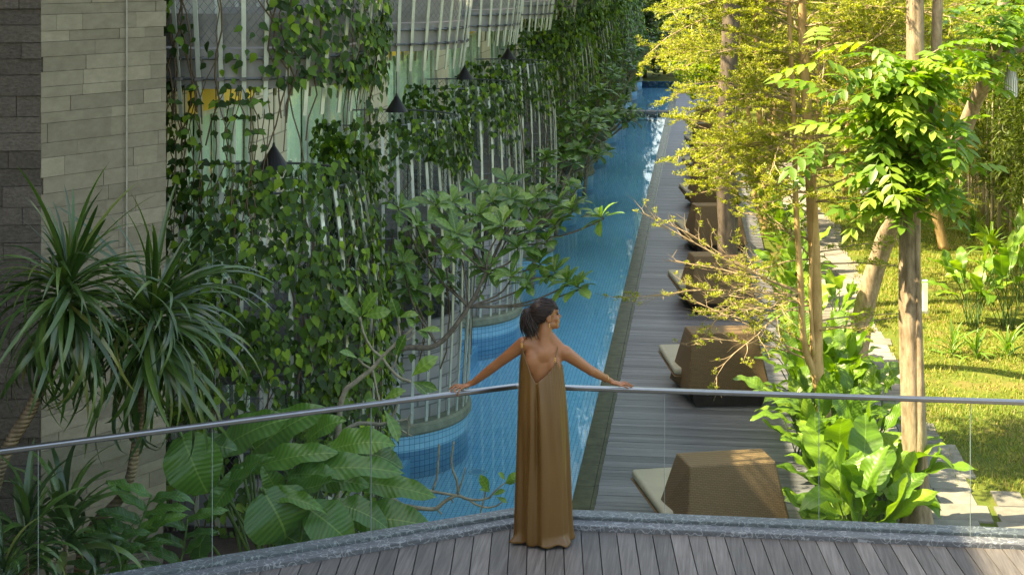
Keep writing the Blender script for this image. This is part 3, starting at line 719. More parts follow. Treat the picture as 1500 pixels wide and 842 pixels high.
for pts, nm in (([(-.150, -.070, 1.382), (-.142, -.062, 1.412), (-.125, -.038, 1.447), (-.11, .02, 1.455), (-.10, .06, 1.39), (-.09, .1, 1.3)], 'strap'), ([(.083, -.092, 1.285), (.092, -.068, 1.335), (.104, -.044, 1.374), (.108, 0, 1.392), (.104, .045, 1.375), (.09, .1, 1.29)], 'strap')):
    s_ = MB(); s_.tube(smooth_path(pts, 4), .0034, 6); so2 = s_.build(nm, M['dress'], o, smooth=True)
    for q in (0, 1):
        p = Vector(pts[0]) + Vector((0, -.004, .012 + q * .016)); rg = MB()
        rg.tube([p + Vector((.007 * math.cos(a), 0, .007 * math.sin(a))) for a in np.linspace(0, 6.283, 11)], .0022, 4); rg.build('ring', M['gold'], so2)
# ------------------------------------------------------------------ leaves
def blade(L, W, n=6, curl=.0, fold=.15, prof=None, wave=0.0, seed=0, tipdroop=0.0, cols=3, base=0.0):
    """one leaf along +X, upper side +Z; n stations, cols vertices across"""
    rr = random.Random(seed); V = []; ph = rr.uniform(0, 6)
    x = base; z = 0.0
    for i in range(n + 1):
        t = i / n; w = W / 2 * (prof(t) if prof else math.sin(math.pi * min(1, t * .97 + .03)) ** .7)
        ang = curl * t + tipdroop * t * t
        if i: x += L / n * math.cos(ang); z -= L / n * math.sin(ang)
        for c in range(cols):
            s = (c / (cols - 1)) * 2 - 1
            V.append((x, s * w, z + abs(s) * w * fold + (wave * math.sin(t * 17 + ph + s * 2) * abs(s) if wave else 0)))
    Fq = [(i*cols+c, (i+1)*cols+c, (i+1)*cols+c+1, i*cols+c+1) for i in range(n) for c in range(cols - 1)]
    return np.array(V), np.array(Fq)
def blade_mesh(name, mat, *a, **k):
    V, Q = blade(*a, **k); return mesh_np(name, V, quads=Q, mat=mat, smooth=True)
def frame(pos, xdir, up=Vector((0, 0, 1)), scale=1.0, roll=0.0):
    x = Vector(xdir).normalized(); y = Vector(up).cross(x)
    if y.length < 1e-4: y = Vector((0, 1, 0)).cross(x)
    y.normalize(); z = x.cross(y)
    m = Matrix((x, y, z)).transposed()
    if roll: m = m @ Matrix.Rotation(roll, 3, 'X')
    return Matrix.Translation(Vector(pos)) @ (m * scale).to_4x4()
def merged(name, VQ, mats, mat, parent, smooth=True, kind='stuff', var=None):
    """many copies of one small leaf joined into one mesh"""
    V, Q = VQ; n = len(mats)
    if n == 0: return None
    A = np.array([[list(r) for r in m] for m in mats], dtype=np.float32) if not isinstance(mats, np.ndarray) else mats
    W = np.einsum('nij,vj->nvi', A[:, :3, :3], V) + A[:, None, :3, 3]
    QQ = (Q[None] + (np.arange(n) * len(V))[:, None, None]).reshape(-1, 4)
    va = np.repeat(rng.random(n) if var is None else var, len(V))
    return put(name, mesh_np(name, W.reshape(-1, 3), quads=QQ, mat=mat, smooth=smooth, var=va), parent, kind=kind)
def leaves_out(parent, VQ, mats, mat, n_obj, name='leaf'):
    """the n_obj leaves that show largest become parts, the rest one stuff part; mats are in the parent's space"""
    org = parent.location
    def key(m):
        p = m.translation + org; return depth(p) / max(m.to_scale().x, .01)
    mats = sorted(mats, key=key); me = mesh_np(name, VQ[0], quads=VQ[1], mat=mat, smooth=True)
    for m in mats[:n_obj]: put(name, me, parent, mw=m)
    if len(mats) > n_obj: merged('foliage', VQ, mats[n_obj:], mat, parent)

M['vine'] = leaf_mat('vine_leaf', [(0, (.013, .036, .007)), (.5, (.036, .090, .011)), (.8, (.085, .175, .018)), (1, (.20, .32, .022))], .3, .55, .25)  # lightest ramp stops stand in for leaves catching the light
M['vine_lit'] = leaf_mat('sunlit_vine_leaf', [(0, (.06, .14, .02)), (.6, (.10, .22, .025)), (1, (.2, .34, .03))], .35, .42, .5)  # brighter copy of vine for far cages, sunlight put into its colour
M['plumeria'] = leaf_mat('plumeria_leaf', [(0, (.06, .14, .035)), (.5, (.10, .21, .045)), (1, (.17, .30, .05))], .25, .4, .5, veins=6)
M['dracaena'] = leaf_mat('strap_leaf', [(0, (.022, .055, .014)), (.5, (.045, .10, .022)), (.93, (.085, .155, .032)), (1, (.2, .2, .06))], .2, .3, .6)
M['calathea_shade'] = leaf_mat('broad_leaf_shade', [(0, (.05, .13, .028)), (.6, (.075, .185, .034)), (1, (.11, .235, .036))], .22, .34, .45, veins=5)  # darker copy of the broad leaf, shade put into its colour
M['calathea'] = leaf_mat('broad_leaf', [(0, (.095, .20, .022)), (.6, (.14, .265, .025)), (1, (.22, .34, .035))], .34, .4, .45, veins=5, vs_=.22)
M['stem_green'] = flat_mat('green_stem', (.075, .14, .035), .6, .3, .3, 5)
M['vine_stem'] = flat_mat('vine_stem', (.10, .075, .045), .85, .2, .3, 8)
M['plum_dark'] = bark_mat('dark_plumeria_bark', (.055, .048, .036), (.15, .13, .095), 14, 0, 1)
M['plum_bark'] = bark_mat('plumeria_bark', (.12, .115, .085), (.30, .28, .20), 14, 0, 1)
M['drac_bark'] = bark_mat('ringed_bark', (.13, .095, .055), (.28, .21, .13), 10, 9)

# ------------------------------------------------------------------ climbing vines on the cages
VINE = blade(.135, .10, 4, .35, .2, lambda t: [.30, 1, .78, .42, .02][int(round(t * 4))])
def vine(i, upper, dens, label, n_obj, ang=(-118, 100), zr=None, strands=14, mat='vine', seed=0, nleaf=4000, grp=None, sz=1.0):
    rr = random.Random(seed * 13 + i); yc = Y0B + DYB * i
    fn = RU if upper else RL; z0, z1 = zr or ((5.7, 8.2) if upper else (.6, 5.1))
    root = thing('climbing_vine', (CXB, yc, (z0)), label, 'vine', grp)
    mats = []
    ph = [rr.uniform(0, 6.28) for _ in range(8)]
    def noise(a, z):
        return (math.sin(a*3.1+ph[0]+z*.7)+math.sin(a*5.3+ph[1]-z*1.9)+math.sin(a*2.2+ph[2])+math.sin(z*2.7+ph[3]+a*1.2)+math.sin(a*9.1+ph[4]+z*3.3)*.6)/4.6
    tries = 0
    while len(mats) < nleaf and tries < nleaf * 12:
        tries += 1
        a = math.radians(rr.uniform(*ang)); z = rr.uniform(z0, z1)
        if rr.random() > dens(math.degrees(a), z) * .85 + .75 * noise(a, z): continue
        r = fn(z) + .03 + abs(rr.gauss(0, .055)) + .05 * max(0, noise(a, z))
        p = Vector((r*math.cos(a), r*math.sin(a), z - z0))
        out = Vector((math.cos(a), math.sin(a), 0))
        tang = Vector((-out.y, out.x, 0))
        x = (Vector((0, 0, -1)) * rr.uniform(.5, 1) + tang * rr.gauss(0, .55) + out * rr.uniform(-.05, .75))
        up = out * 1.0 + Vector((0, 0, rr.uniform(.1, .8))) + tang * rr.gauss(0, .35)
        mats.append(frame(p, x, up, rr.uniform(.45, 1.3) * sz))
    leaves_out(root, VINE, mats, M[mat], n_obj)
    st = MB()
    for k in range(strands):
        a = math.radians(rr.uniform(*ang)); z = z0; pts = []
        top = rr.uniform(.6, 1) * (z1 - z0) + z0
        if upper: z, top = rr.uniform(z0 - .2, z0 + .4), z1
        while z < top:
            pts.append(((fn(z)+.025)*math.cos(a), (fn(z)+.025)*math.sin(a), z - z0)); z += .25; a += rr.gauss(0, .05)
        if len(pts) > 2: st.tube(pts, rr.uniform(.005, .011), 4, cap=False)
    if st.V: put('stems', st.mesh('stems', M['vine_stem']), root, kind='stuff')
    return root
G = lambda a, c, w: math.exp(-((a - c) / w) ** 2)
vine(0, False, lambda a, z: (.80 if a > -50 else .62) * (1 if z < 4.4 else .85) - (.35 if (z < 2.2 and a < -20) else 0) - .5 * G(a, -62, 9) * G(z, 2.1, 1.0) - .45 * G(a, -12, 7) * (z < 4.2),
     'dense dark vine smothering the balcony cage next to the stone tower', 300, (-122, 70), (.7, 5.35), 40, seed=1, nleaf=5600, sz=.86)
vine(0, True, lambda a, z: .26 + .35 * G(a, -15, 30) + .25 * G(a, -110, 14) - (.9 if z < 6.15 and a > -70 else 0),
     'loose vine trailing over the upper balcony cage next to the stone tower', 240, (-122, 60), (5.55, 8.0), 26, seed=2, nleaf=1300, sz=.85)
# strands that hang from the upper cage to the lower one by the tower
def curtain_vine():
    rr = random.Random(5); root = thing('hanging_vine', (CXB, Y0B, 4.6), 'thin strands of vine hanging between the two cages by the stone tower', 'vine'); st = MB(); mats = []
    for k in range(26):
        a = math.radians(rr.uniform(-120, -62)); r = 1.46 + rr.uniform(-.1, .12); z = 0.0; pts = []
        while z < 1.7:
            pts.append((r*math.cos(a), r*math.sin(a), z)); z += .16; a += rr.gauss(0, .025); r += rr.gauss(0, .015)
            if rr.random() < .85:
                for _ in range(rr.choice((1, 2, 3))):
                    d = Vector((rr.gauss(0, 1), rr.gauss(0, 1), rr.uniform(-1.2, .2)))
                    mats.append(frame(pts[-1], d, Vector((math.cos(a), math.sin(a), .6)), rr.uniform(.5, .95)))
        st.tube(pts, .006, 4, cap=False)
    leaves_out(root, VINE, mats, M['vine'], 150); put('stems', st.mesh('stems', M['vine_stem']), root, kind='stuff')
curtain_vine()
vine(1, False, lambda a, z: 1.25 * (z > 4.35 + .22 * math.sin(a * .09)) + .06 + .15 * G(a, -75, 30) + (.1 if a < -40 else -.22), 'vine capping the second balcony cage from the stone tower, slats bare below', 280, (-122, 95), (1.2, 5.12), 14, seed=3, nleaf=1750, sz=.85)
vine(2, False, lambda a, z: 1.2 * (z > 4.4 + .25 * math.sin(a * .07 + 1)) - .1, 'vine capping the third balcony cage from the stone tower', 160, (-120, 95), (2.2, 5.12), 10, seed=4, nleaf=950, sz=.88)
vine(3, False, lambda a, z: 1.1 * (z > 4.2 + .4 * math.sin(a * .06)) - .1, 'vine draped over the fourth balcony cage from the stone tower', 60, (-115, 95), (1.8, 5.15), 8, seed=5, nleaf=750)
vine(4, False, lambda a, z: .25 + .5 * (z > 3.6), 'vine covering the fifth balcony cage from the stone tower', 0, (-110, 95), (1.0, 5.4), 8, seed=6, nleaf=1400, sz=1.1)
vine(4, True, lambda a, z: .35, 'sparse vine on the upper cage above the fifth balcony', 0, (-110, 95), (4.8, 7.4), 8, seed=6, nleaf=900, sz=1.1)
for i in range(5, NB):
    vine(i, False, lambda a, z: .75, 'vine covering the ' + ORD[i] + ' balcony cage from the stone tower down to the pool', 0, (-110, 95), (.8, 5.6), 8, 'vine_lit' if i % 2 else 'vine', seed=7 + i, nleaf=1900, grp='vines over the far cages', sz=1.35)
    vine(i, True, lambda a, z: .8, 'vine hanging from the ' + ORD[i] + ' upper balcony cage from the stone tower', 0, (-110, 95), (5.2, 8.2), 8, 'vine_lit' if i % 2 == 0 else 'vine', seed=17 + i, nleaf=1500, grp='vines over the far upper cages', sz=1.35)

# ------------------------------------------------------------------ plumeria trees
obov = lambda t: math.sin(math.pi * min(1, max(0, t)) ** 1.55) ** .8 * .97 + .03
PLUM = [blade(.30, .125, 6, c, .26, obov, 0, k, td) for k, (c, td) in enumerate(((.15, .25), (.0, .5), (.35, .5)))]
for V_, Q_ in PLUM: pass
PLUM_ME = [mesh_np('leaf', v, quads=q, mat=M['plumeria'], smooth=True) for v, q in PLUM]
def rosette(root, tip, axis, n, rr, objs, pool, size=1.0):
    axis = Vector(axis).normalized(); a0 = rr.uniform(0, 6.28)
    s = axis.orthogonal().normalized(); q = axis.cross(s)
    for k in range(n):
        a = a0 + k * 2.4; e = lerp(.12, 1.05, (k + .5) / n) + rr.uniform(-.12, .12)
        d = (s * math.cos(a) + q * math.sin(a)) * math.cos(1.15 - e * 1.05) + axis * math.sin(1.15 - e * 1.05) 
        if k > n * .55: d += Vector((0, 0, -.25))
        m = frame(tip - axis * .03 * (k / n), d, axis, size * rr.uniform(.68, 1.12) * lerp(.75, 1.05, min(1, k / n * 2)), rr.uniform(-.25, .25))
        pool.append((m, rr.randrange(3)))
def finish_leaves(root, pool, n_obj):
    pool.sort(key=lambda x: depth(x[0].translation + root.location))
    for m, k in pool[:n_obj]: put('leaf', PLUM_ME[k], root, mw=m)
    for k in range(3):
        ms = [m for m, kk in pool[n_obj:] if kk == k]
        if ms: merged('foliage', PLUM[k], ms, M['plumeria'], root)
def plum_from_pixels(label, base, trunk, tips, n_obj, n_leaf, seed, r0=.05, size=1.0):
    """trunk: list of pixel+depth points, tips: (u, v, d, index of trunk point it leaves from)"""
    rr = random.Random(seed); B = Vector(base); root = thing('plumeria_tree', B, label, 'tree')
    tp = [PX(*t) - B for t in trunk]; path = smooth_path([Vector((0, 0, 0))] + tp, 6)
    mb = MB(); mb.tube(path, list(np.linspace(r0, r0 * .45, len(path))), 8, rough=.08); mb.build('trunk', M['plum_dark'], root, smooth=True)
    bm_ = MB(); pool = []
    for u, v, d, k in tips:
        e = PX(u, v, d) - B; s = tp[k]; mid = s.lerp(e, .55) + Vector((rr.uniform(-.1, .1), rr.uniform(-.1, .1), -.10 * (e - s).length))
        pa = smooth_path([s, mid, e - Vector((0, 0, .05)), e], 4); bm_.tube(pa, list(np.linspace(r0 * .34, r0 * .2, len(pa))), 6, rough=.06)
        ax = (pa[-1] - pa[-3]).normalized() * .5 + Vector((0, 0, .8)); rosette(root, e, ax, n_leaf + rr.randint(-2, 2), rr, n_obj, pool, size)
    put('branches', bm_.mesh('branches', M['plum_dark'], True), root, kind='stuff'); finish_leaves(root, pool, n_obj)
tips = [(585,305,21.5,2),(612,332,21.0,2),(640,300,22.0,3),(662,296,22.5,3),(590,385,21.0,1),(652,372,21.0,2),(668,342,21.3,2),(648,412,21.0,2),(600,420,21.2,1),
        (700,315,22.4,3),(722,296,22.8,3),(748,292,22.6,3),(770,300,22.8,3),(700,276,23.4,4),(745,268,23.6,4),(786,290,23.0,4),(815,300,23.0,4),(838,306,22.6,4),(880,318,22.4,4),
        (735,330,22.0,3),(776,338,22.4,4),(690,360,22.0,3),(758,362,22.0,3),(800,352,22.2,4),(748,405,21.2,2),(770,416,21.2,2),(832,412,21.2,2),(846,420,21.0,2),(812,398,21.8,3),(790,385,22.2,3),(660,318,22.0,3),(812,330,22.5,4),(715,395,21.7,2)]
plum_from_pixels('leafy plumeria tree leaning over the pool behind the person', (-4.75, 19.6, -.1), [(560,536,20.3),(640,505,20.6),(686,450,21.0),(712,400,21.6),(735,350,22.4)], tips, 300, 12, 1, .046, 1.22)
def plum_auto(label, base, h, rx, n, seed, n_obj, size=1.0, nl=10, grp=None):
    rr = random.Random(seed); root = thing('plumeria_tree', base, label, 'tree', grp); mb = MB(); bm_ = MB(); pool = []
    top = Vector((.25, 0, h * .45)); pth = smooth_path([(0, 0, 0), (.1, -.05, h * .25), top], 5); mb.tube(pth, list(np.linspace(.07, .045, len(pth))), 7); mb.build('trunk', M['plum_bark'], root, smooth=True)
    for k in range(n):
        a = rr.uniform(0, 6.28); rad = rx * math.sqrt(rr.random()); e = Vector((.3 + rad*math.cos(a), rad*math.sin(a)*1.1, h * (.62 + .38 * rr.random() * (1 - .3 * rad / rx))))
        mid = top.lerp(e, .5) + Vector((0, 0, -.12)); pa = smooth_path([top, mid, e], 4); bm_.tube(pa, list(np.linspace(.035, .014, len(pa))), 5)
        rosette(root, e, (e - mid).normalized() * .5 + Vector((0, 0, .8)), nl, rr, 0, pool, size)
    put('branches', bm_.mesh('branches', M['plum_bark'], True), root, kind='stuff'); finish_leaves(root, pool, n_obj)
plum_auto('small plumeria tree beside the fourth balcony cage', (-4.0, 35.0, -.1), 3.3, .95, 20, 3, 0, 1.3)
plum_auto('round leafy plumeria tree hiding the foot of the fifth balcony cage', (-4.1, 42.0, -.1), 3.9, 1.25, 36, 4, 0, 1.4)
plum_auto('plumeria tree reaching over the water by the sixth balcony cage', (-3.9, 49.5, -.1), 3.7, 1.4, 38, 5, 0, 1.5)
for k, y in enumerate((58, 66, 75, 84)):
    plum_auto('leafy plumeria tree in front of the ' + ORD[6 + k] + ' balcony cage from the stone tower', (-4.1, y, -.1), 4.4, 1.35, 26, 6 + k, 0, 1.4, 9, 'far plumeria trees along the cages')
# nearly bare plumerias in the planter
def bare(label, base, polys, leafs, seed, r=.022):
    rr = random.Random(seed); B = Vector(base); root = thing('plumeria_tree', B, label, 'tree')
    for j, (d, pts, r0, r1) in enumerate(polys):
        P = [PX(u, v, d + dd) - B for u, v, dd in pts]
        if j == 0: P = [Vector((0, 0, 0))] + P
        pa = smooth_path(P, 4); mb = MB(); mb.tube(pa, list(np.linspace(r0, r1, len(pa))), 7, rough=.1); mb.build('trunk' if j == 0 else 'branch', M['plum_bark'], root, smooth=True)
    for d, u, v, u2, v2, sc in leafs:
        a = PX(u, v, d) - B; e = PX(u2, v2, d - .12) - B; L = (e - a).length
        put('leaf', PLUM_ME[rr.randrange(3)], root, mw=frame(a, e - a, (Vector((0, -1, .9))), L / .29 * sc, rr.uniform(-.5, .5)))
o0, sc = (440, 420), 3.826
Z = lambda x, y, dd=0: (o0[0] + x / sc, o0[1] + y / sc, dd)
bare('almost bare plumeria with pale forked branches in the planter', PX(494, 690, 15.2)[:2] + (1.43,) if False else (*PX(494, 690, 15.2).xy, 1.43),
     [(15.2, [Z(215, 800), Z(245, 600), Z(300, 540), Z(400, 460), Z(460, 390), Z(555, 300), Z(632, 232)], .034, .012),
      (15.2, [Z(560, 300), Z(553, 230), Z(548, 180)], .013, .010), (15.2, [Z(570, 298), Z(610, 290), Z(640, 250)], .012, .009), (15.2, [Z(632, 235), Z(628, 200)], .011, .009),
      (15.2, [Z(400, 462), Z(355, 435), Z(322, 402)], .015, .010), (15.2, [Z(405, 465), Z(425, 560), Z(450, 680)], .013, .008),
      (15.2, [Z(620, 532), Z(560, 510), Z(505, 460), Z(455, 395), Z(400, 345), Z(355, 260), Z(333, 170)], .016, .012),
      (15.2, [Z(505, 462), Z(530, 430), Z(540, 380)], .010, .007),
      (15.2, [Z(210, 830), Z(330, 765), Z(480, 765), Z(550, 660)], .026, .012), (15.2, [Z(480, 765), Z(560, 750), Z(605, 750), Z(600, 840)], .015, .009), (15.2, [Z(605, 750), Z(620, 712)], .01, .008), (15.2, [Z(600, 775), Z(640, 778)], .008, .006), (15.2, [Z(560, 800), Z(630, 840)], .010, .007)],
     [(15.2, *Z(330,170)[:2], *Z(235,60)[:2], 1), (15.2, *Z(345,160)[:2], *Z(400,55)[:2], 1.15), (15.2, *Z(350,165)[:2], *Z(500,130)[:2], .95), (15.2, *Z(548,180)[:2], *Z(525,95)[:2], 1.2), (15.2, *Z(552,175)[:2], *Z(622,130)[:2], 1.1), (15.2, *Z(590,170)[:2], *Z(632,205)[:2], 1),
      (15.2, *Z(660,245)[:2], *Z(790,225)[:2], .9), (15.2, *Z(650,245)[:2], *Z(730,275)[:2], .8), (15.2, *Z(540,380)[:2], *Z(570,290)[:2], 1.1), (15.2, *Z(320,400)[:2], *Z(225,345)[:2], .9), (15.2, *Z(325,400)[:2], *Z(395,395)[:2], .9),
      (15.2, *Z(625,500)[:2], *Z(725,400)[:2], 1.1), (15.2, *Z(630,530)[:2], *Z(715,600)[:2], .9), (15.2, *Z(640,530)[:2], *Z(790,590)[:2], .8), (15.2, *Z(470,630)[:2], *Z(555,565)[:2], 1), (15.2, *Z(540,430)[:2], *Z(575,480)[:2], 1), (15.2, *Z(470,690)[:2], *Z(555,835)[:2], 1.1), (15.2, *Z(440,640)[:2], *Z(375,625)[:2], 1)], 21)
o0, sc = (560, 560), 3.827
bare('bare plumeria branch with slender upright twigs over the near pool edge', (*PX(560, 745, 13.9).xy, 1.43),
     [(13.9, [Z(0, 690), Z(120, 690), Z(220, 705), Z(300, 705), Z(350, 665), Z(418, 633), Z(470, 650), Z(540, 658), Z(600, 645)], .026, .010),
      (13.9, [Z(60, 590), Z(180, 590), Z(290, 612), Z(418, 633)], .018, .012), (13.9, [Z(285, 600), Z(308, 520), Z(314, 430), Z(320, 345)], .010, .008),
      (13.9, [Z(425, 625), Z(418, 550), Z(393, 480), Z(390, 410), Z(403, 330)], .012, .008), (13.9, [Z(428, 610), Z(450, 540), Z(467, 475)], .009, .005),
      (13.9, [Z(485, 655), Z(520, 680), Z(580, 700), Z(640, 690), Z(672, 668)], .011, .007), (13.9, [Z(562, 690), Z(552, 720), Z(556, 745)], .009, .006), (13.9, [Z(560, 690), Z(575, 630), Z(580, 600)], .008, .006),
      (13.9, [Z(600, 645), Z(640, 600), Z(690, 560)], .009, .005), (13.9, [Z(300, 705), Z(335, 737)], .009, .007), (13.9, [Z(385, 650), Z(397, 672)], .008, .006)],
     [(13.9, *Z(600,610)[:2], *Z(545,510)[:2], .8), (13.9, *Z(605,615)[:2], *Z(540,560)[:2], .6), (13.9, *Z(690,545)[:2], *Z(645,480)[:2], .6), (13.9, *Z(690,560)[:2], *Z(765,485)[:2], .7), (13.9, *Z(690,565)[:2], *Z(775,540)[:2], .6), (13.9, *Z(640,640)[:2], *Z(735,680)[:2], .6), (13.9, *Z(620,630)[:2], *Z(740,570)[:2], .5)], 22)

# ------------------------------------------------------------------ dracaena trees and strap-leaved plants
strap = lambda t: min(1, .45 + t * 2.2) * (1 - max(0, t - .45) / .56) ** .6 if t < 1 else .02
DRAC = [mesh_np('leaf', *(lambda r: (r[0],))(blade(1.0, .047, 10, c, .35, strap, 0, k, td)), quads=blade(1.0, .047, 10, c, .35, strap, 0, k, td)[1], mat=M['dracaena'], smooth=True) for k, (c, td) in enumerate(((.25, .3), (.5, .9), (.8, 1.6), (.2, 2.2)))]
def strap_plant(name, label, cat, base, trunk, centre, n, L, seed, up=(0, 0, 1), spread=(-.9, 1.45), r=.06, grp=None, lean=None, branch=None):
    rr = random.Random(seed); B = Vector(base); root = thing(name, B, label, cat, grp)
    if trunk:
        P = [Vector((0, 0, 0))] + [Vector(t) - B for t in trunk]; pa = smooth_path(P, 6)
        mb = MB(); mb.tube(pa, list(np.linspace(r, r * .62, len(pa))), 10, rough=.05); mb.build('trunk', M['drac_bark'], root, smooth=True)
    c = Vector(centre) - B
    for k in range(n):
        a = k * 2.39996 + rr.uniform(-.3, .3); e = lerp(spread[1], spread[0], ((k + .5) / n) ** .9) + rr.gauss(0, .26)
        d = Vector((math.cos(a) * math.cos(e), math.sin(a) * math.cos(e), math.sin(e)))
        if lean: d += Vector(lean) * rr.uniform(.3, 1)
        p = c + Vector((0, 0, lerp(.12, -.22, k / n))) + d * .03
        lv = 0 if e > .9 else (1 if e > .35 else (2 if rr.random() < .6 else 1))
        if e < -.1: lv = rr.choice((1, 2))
        upv = Vector((0, 0, 1)) if abs(d.z) < .95 * d.length else Vector((math.cos(a), math.sin(a), 0)) * -1
        put('leaf', DRAC[lv], root, mw=frame(p, d, upv, L * rr.uniform(.55, 1.15), rr.uniform(-.7, .7)))
    return root
strap_plant('dracaena_tree', 'dracaena tree with spiky upright crown against the rough dark stone', 'tree', (*PX(-60, 842, 11.8).xy, 1.43), [PX(-10, 720, 11.8), PX(50, 590, 11.8), PX(85, 500, 11.8), PX(92, 455, 11.8)], PX(98, 430, 11.8), 230, .92, 31, spread=(-.8, 1.15))
strap_plant('dracaena_tree', 'dracaena tree with drooping crown and crooked trunk before the pale stone', 'tree', (*PX(100, 900, 12.4).xy, 1.43), [PX(118, 830, 12.4), PX(138, 770, 12.4), PX(185, 715, 12.4), PX(203, 620, 12.4), PX(215, 500, 12.4)], PX(222, 470, 12.4), 240, 1.05, 32, spread=(-.75, .95), lean=(.35, 0, .12), r=.055)
DR0 = DRAC; DRAC = [mesh_np('leaf', V_, quads=Q_, mat=M['dracaena'], smooth=True) for V_, Q_ in (blade(1.0, .10, 9, c, .3, strap, 0, k, td) for k, (c, td) in enumerate(((.25, .7), (.5, 1.3), (.8, 1.7), (.2, 2.2))))]
for k, (u, v, d, n, L, lab) in enumerate(((40, 790, 11.2, 52, .62, 'low dark strap-leaved plant below the dracaena trees at the rough stone'), (95, 775, 11.7, 52, .66, 'low strap-leaved plant at the foot of the crooked dracaena trunk'), (5, 850, 10.6, 40, .42, 'low bright strap-leaved plant by the glass below the dracaenas'), (175, 830, 12.2, 36, .4, 'small strap-leaved plant between the crooked trunk and the broad leaves'))):
    p = PX(u, v, d); strap_plant('strap_leaf_plant', lab, 'plant', (p.x, p.y, 1.43), [PX(u, v + 20, d)], PX(u, v, d), n, L, 40 + k, spread=(.2, 1.3), r=.02)
DRAC = DR0

# ------------------------------------------------------------------ giant broad-leaved plant in the planter
paddle = lambda t: (math.sin(math.pi * min(1, t * .94 + .05)) ** .62) * (.86 + .14 * math.cos(t * 2))
def broad_set(mat):
    out = []
    for k, (c, td, wv, fo) in enumerate(((.1, .5, .03, .16), (-.25, 1.1, .04, .24), (.35, .75, .045, .05), (.0, -.6, .035, .3), (.5, 1.1, .045, .18))):
        V, Q = blade(1.0, .44, 14, c, fo, paddle, wv, k, td, 7); out.append(mesh_np('leaf', V, quads=Q, mat=mat, smooth=True))
    return out
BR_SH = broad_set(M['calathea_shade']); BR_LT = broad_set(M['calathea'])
def giant():
    o0, sc = (220, 560), 3.238
    B = PX(430, 800, 13.2); B.z = 1.43; root = thing('giant_broad_leaf_plant', B, 'giant plant of overlapping ribbed paddle leaves behind the glass', 'plant')
    L = [((300,340),(600,120),210,13.6,0),((480,330),(775,85),190,13.8,0),((735,285),(880,150),120,13.9,1),((470,410),(860,275),130,13.4,0),((150,250),(265,550),270,12.8,2),((440,420),(235,655),110,12.9,1),
         ((700,420),(1185,360),135,13.3,0),((840,320),(1135,245),150,13.6,1),((540,520),(690,745),330,12.7,4),((740,590),(975,745),210,12.8,2),((880,570),(1135,655),130,13.0,1),((960,640),(1315,640),180,13.2,0),((960,470),(1345,500),120,13.4,0),
         ((520,520),(835,570),80,12.8,1),((600,520),(915,490),90,13.0,3),((320,480),(570,425),90,12.9,3),((360,520),(520,310),110,13.1,1),((1000,330),(1180,350),120,13.7,2),((640,440),(900,420),110,13.3,1),((200,330),(350,250),150,13.2,2),((760,480),(1010,420),120,13.4,2),((560,690),(800,790),130,13.0,2),((250,720),(215,830),120,12.7,2),((640,600),(560,420),130,13.4,0)]
    st = MB(); rr = random.Random(9); c0 = Vector((0, 0, 0))
    for (a, e, w_, d, k) in L:
        A = PX(o0[0] + a[0]/sc, o0[1] + a[1]/sc, d + .15) - B; E = PX(o0[0] + e[0]/sc, o0[1] + e[1]/sc, d - .1) - B
        ln = (E - A).length; m = frame(A, E - A, Vector((0, -.75, 1)) - RT * .1, 1, rr.uniform(-.15, .15))
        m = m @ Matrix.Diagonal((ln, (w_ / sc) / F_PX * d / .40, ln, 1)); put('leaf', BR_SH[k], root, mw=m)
        g_ = Vector((rr.uniform(-.25, .25), rr.uniform(-.2, .2), 0)); st.tube(smooth_path([g_, g_.lerp(A, .55) + Vector((0, 0, .12)), A, A + (E - A) * .05], 4), .013, 6)
    put('stems', st.mesh('stems', M['stem_green'], True), root, kind='stuff')
giant()
def ginger(label, base_px, tip_px, d, n, seed, L=.42):
    rr = random.Random(seed); A = PX(*base_px, d); B = Vector((A.x, A.y, 1.43)); root = thing('ginger_plant', B, label, 'plant'); T = PX(*tip_px, d + .1) - B; A = A - B
    mb = MB(); pa = smooth_path([Vector((0, 0, 0)), A, A.lerp(T, .5), T], 5); mb.tube(pa, .009, 6); mb.build('stem', M['stem_green'], root, smooth=True)
    for k in range(n):
        t = k / (n - 1); p = A.lerp(T, t * .98); s = 1 if k % 2 else -1
        d_ = RT * s * .8 + (T - A).normalized() * .55 + Vector((0, -.35, rr.uniform(-.15, .1))); m = frame(p, d_, Vector((0, -.7, 1)), 1, rr.uniform(-.2, .2)) @ Matrix.Diagonal((L * rr.uniform(.8, 1.1), L * .62, L, 1))
        put('leaf', BR_SH[k % 5], root, mw=m)
ginger('leafy ginger stalk beside the crooked dracaena trunk', (405 - 220, 822), (222, 725), 12.3, 11, 51)
ginger('low ginger stalk under the giant paddle leaves', (262, 850), (275, 760), 12.6, 8, 52, .36)
ginger('short ginger stalk in the dark corner behind the glass', (150, 860), (165, 790), 12.0, 8, 53, .34)
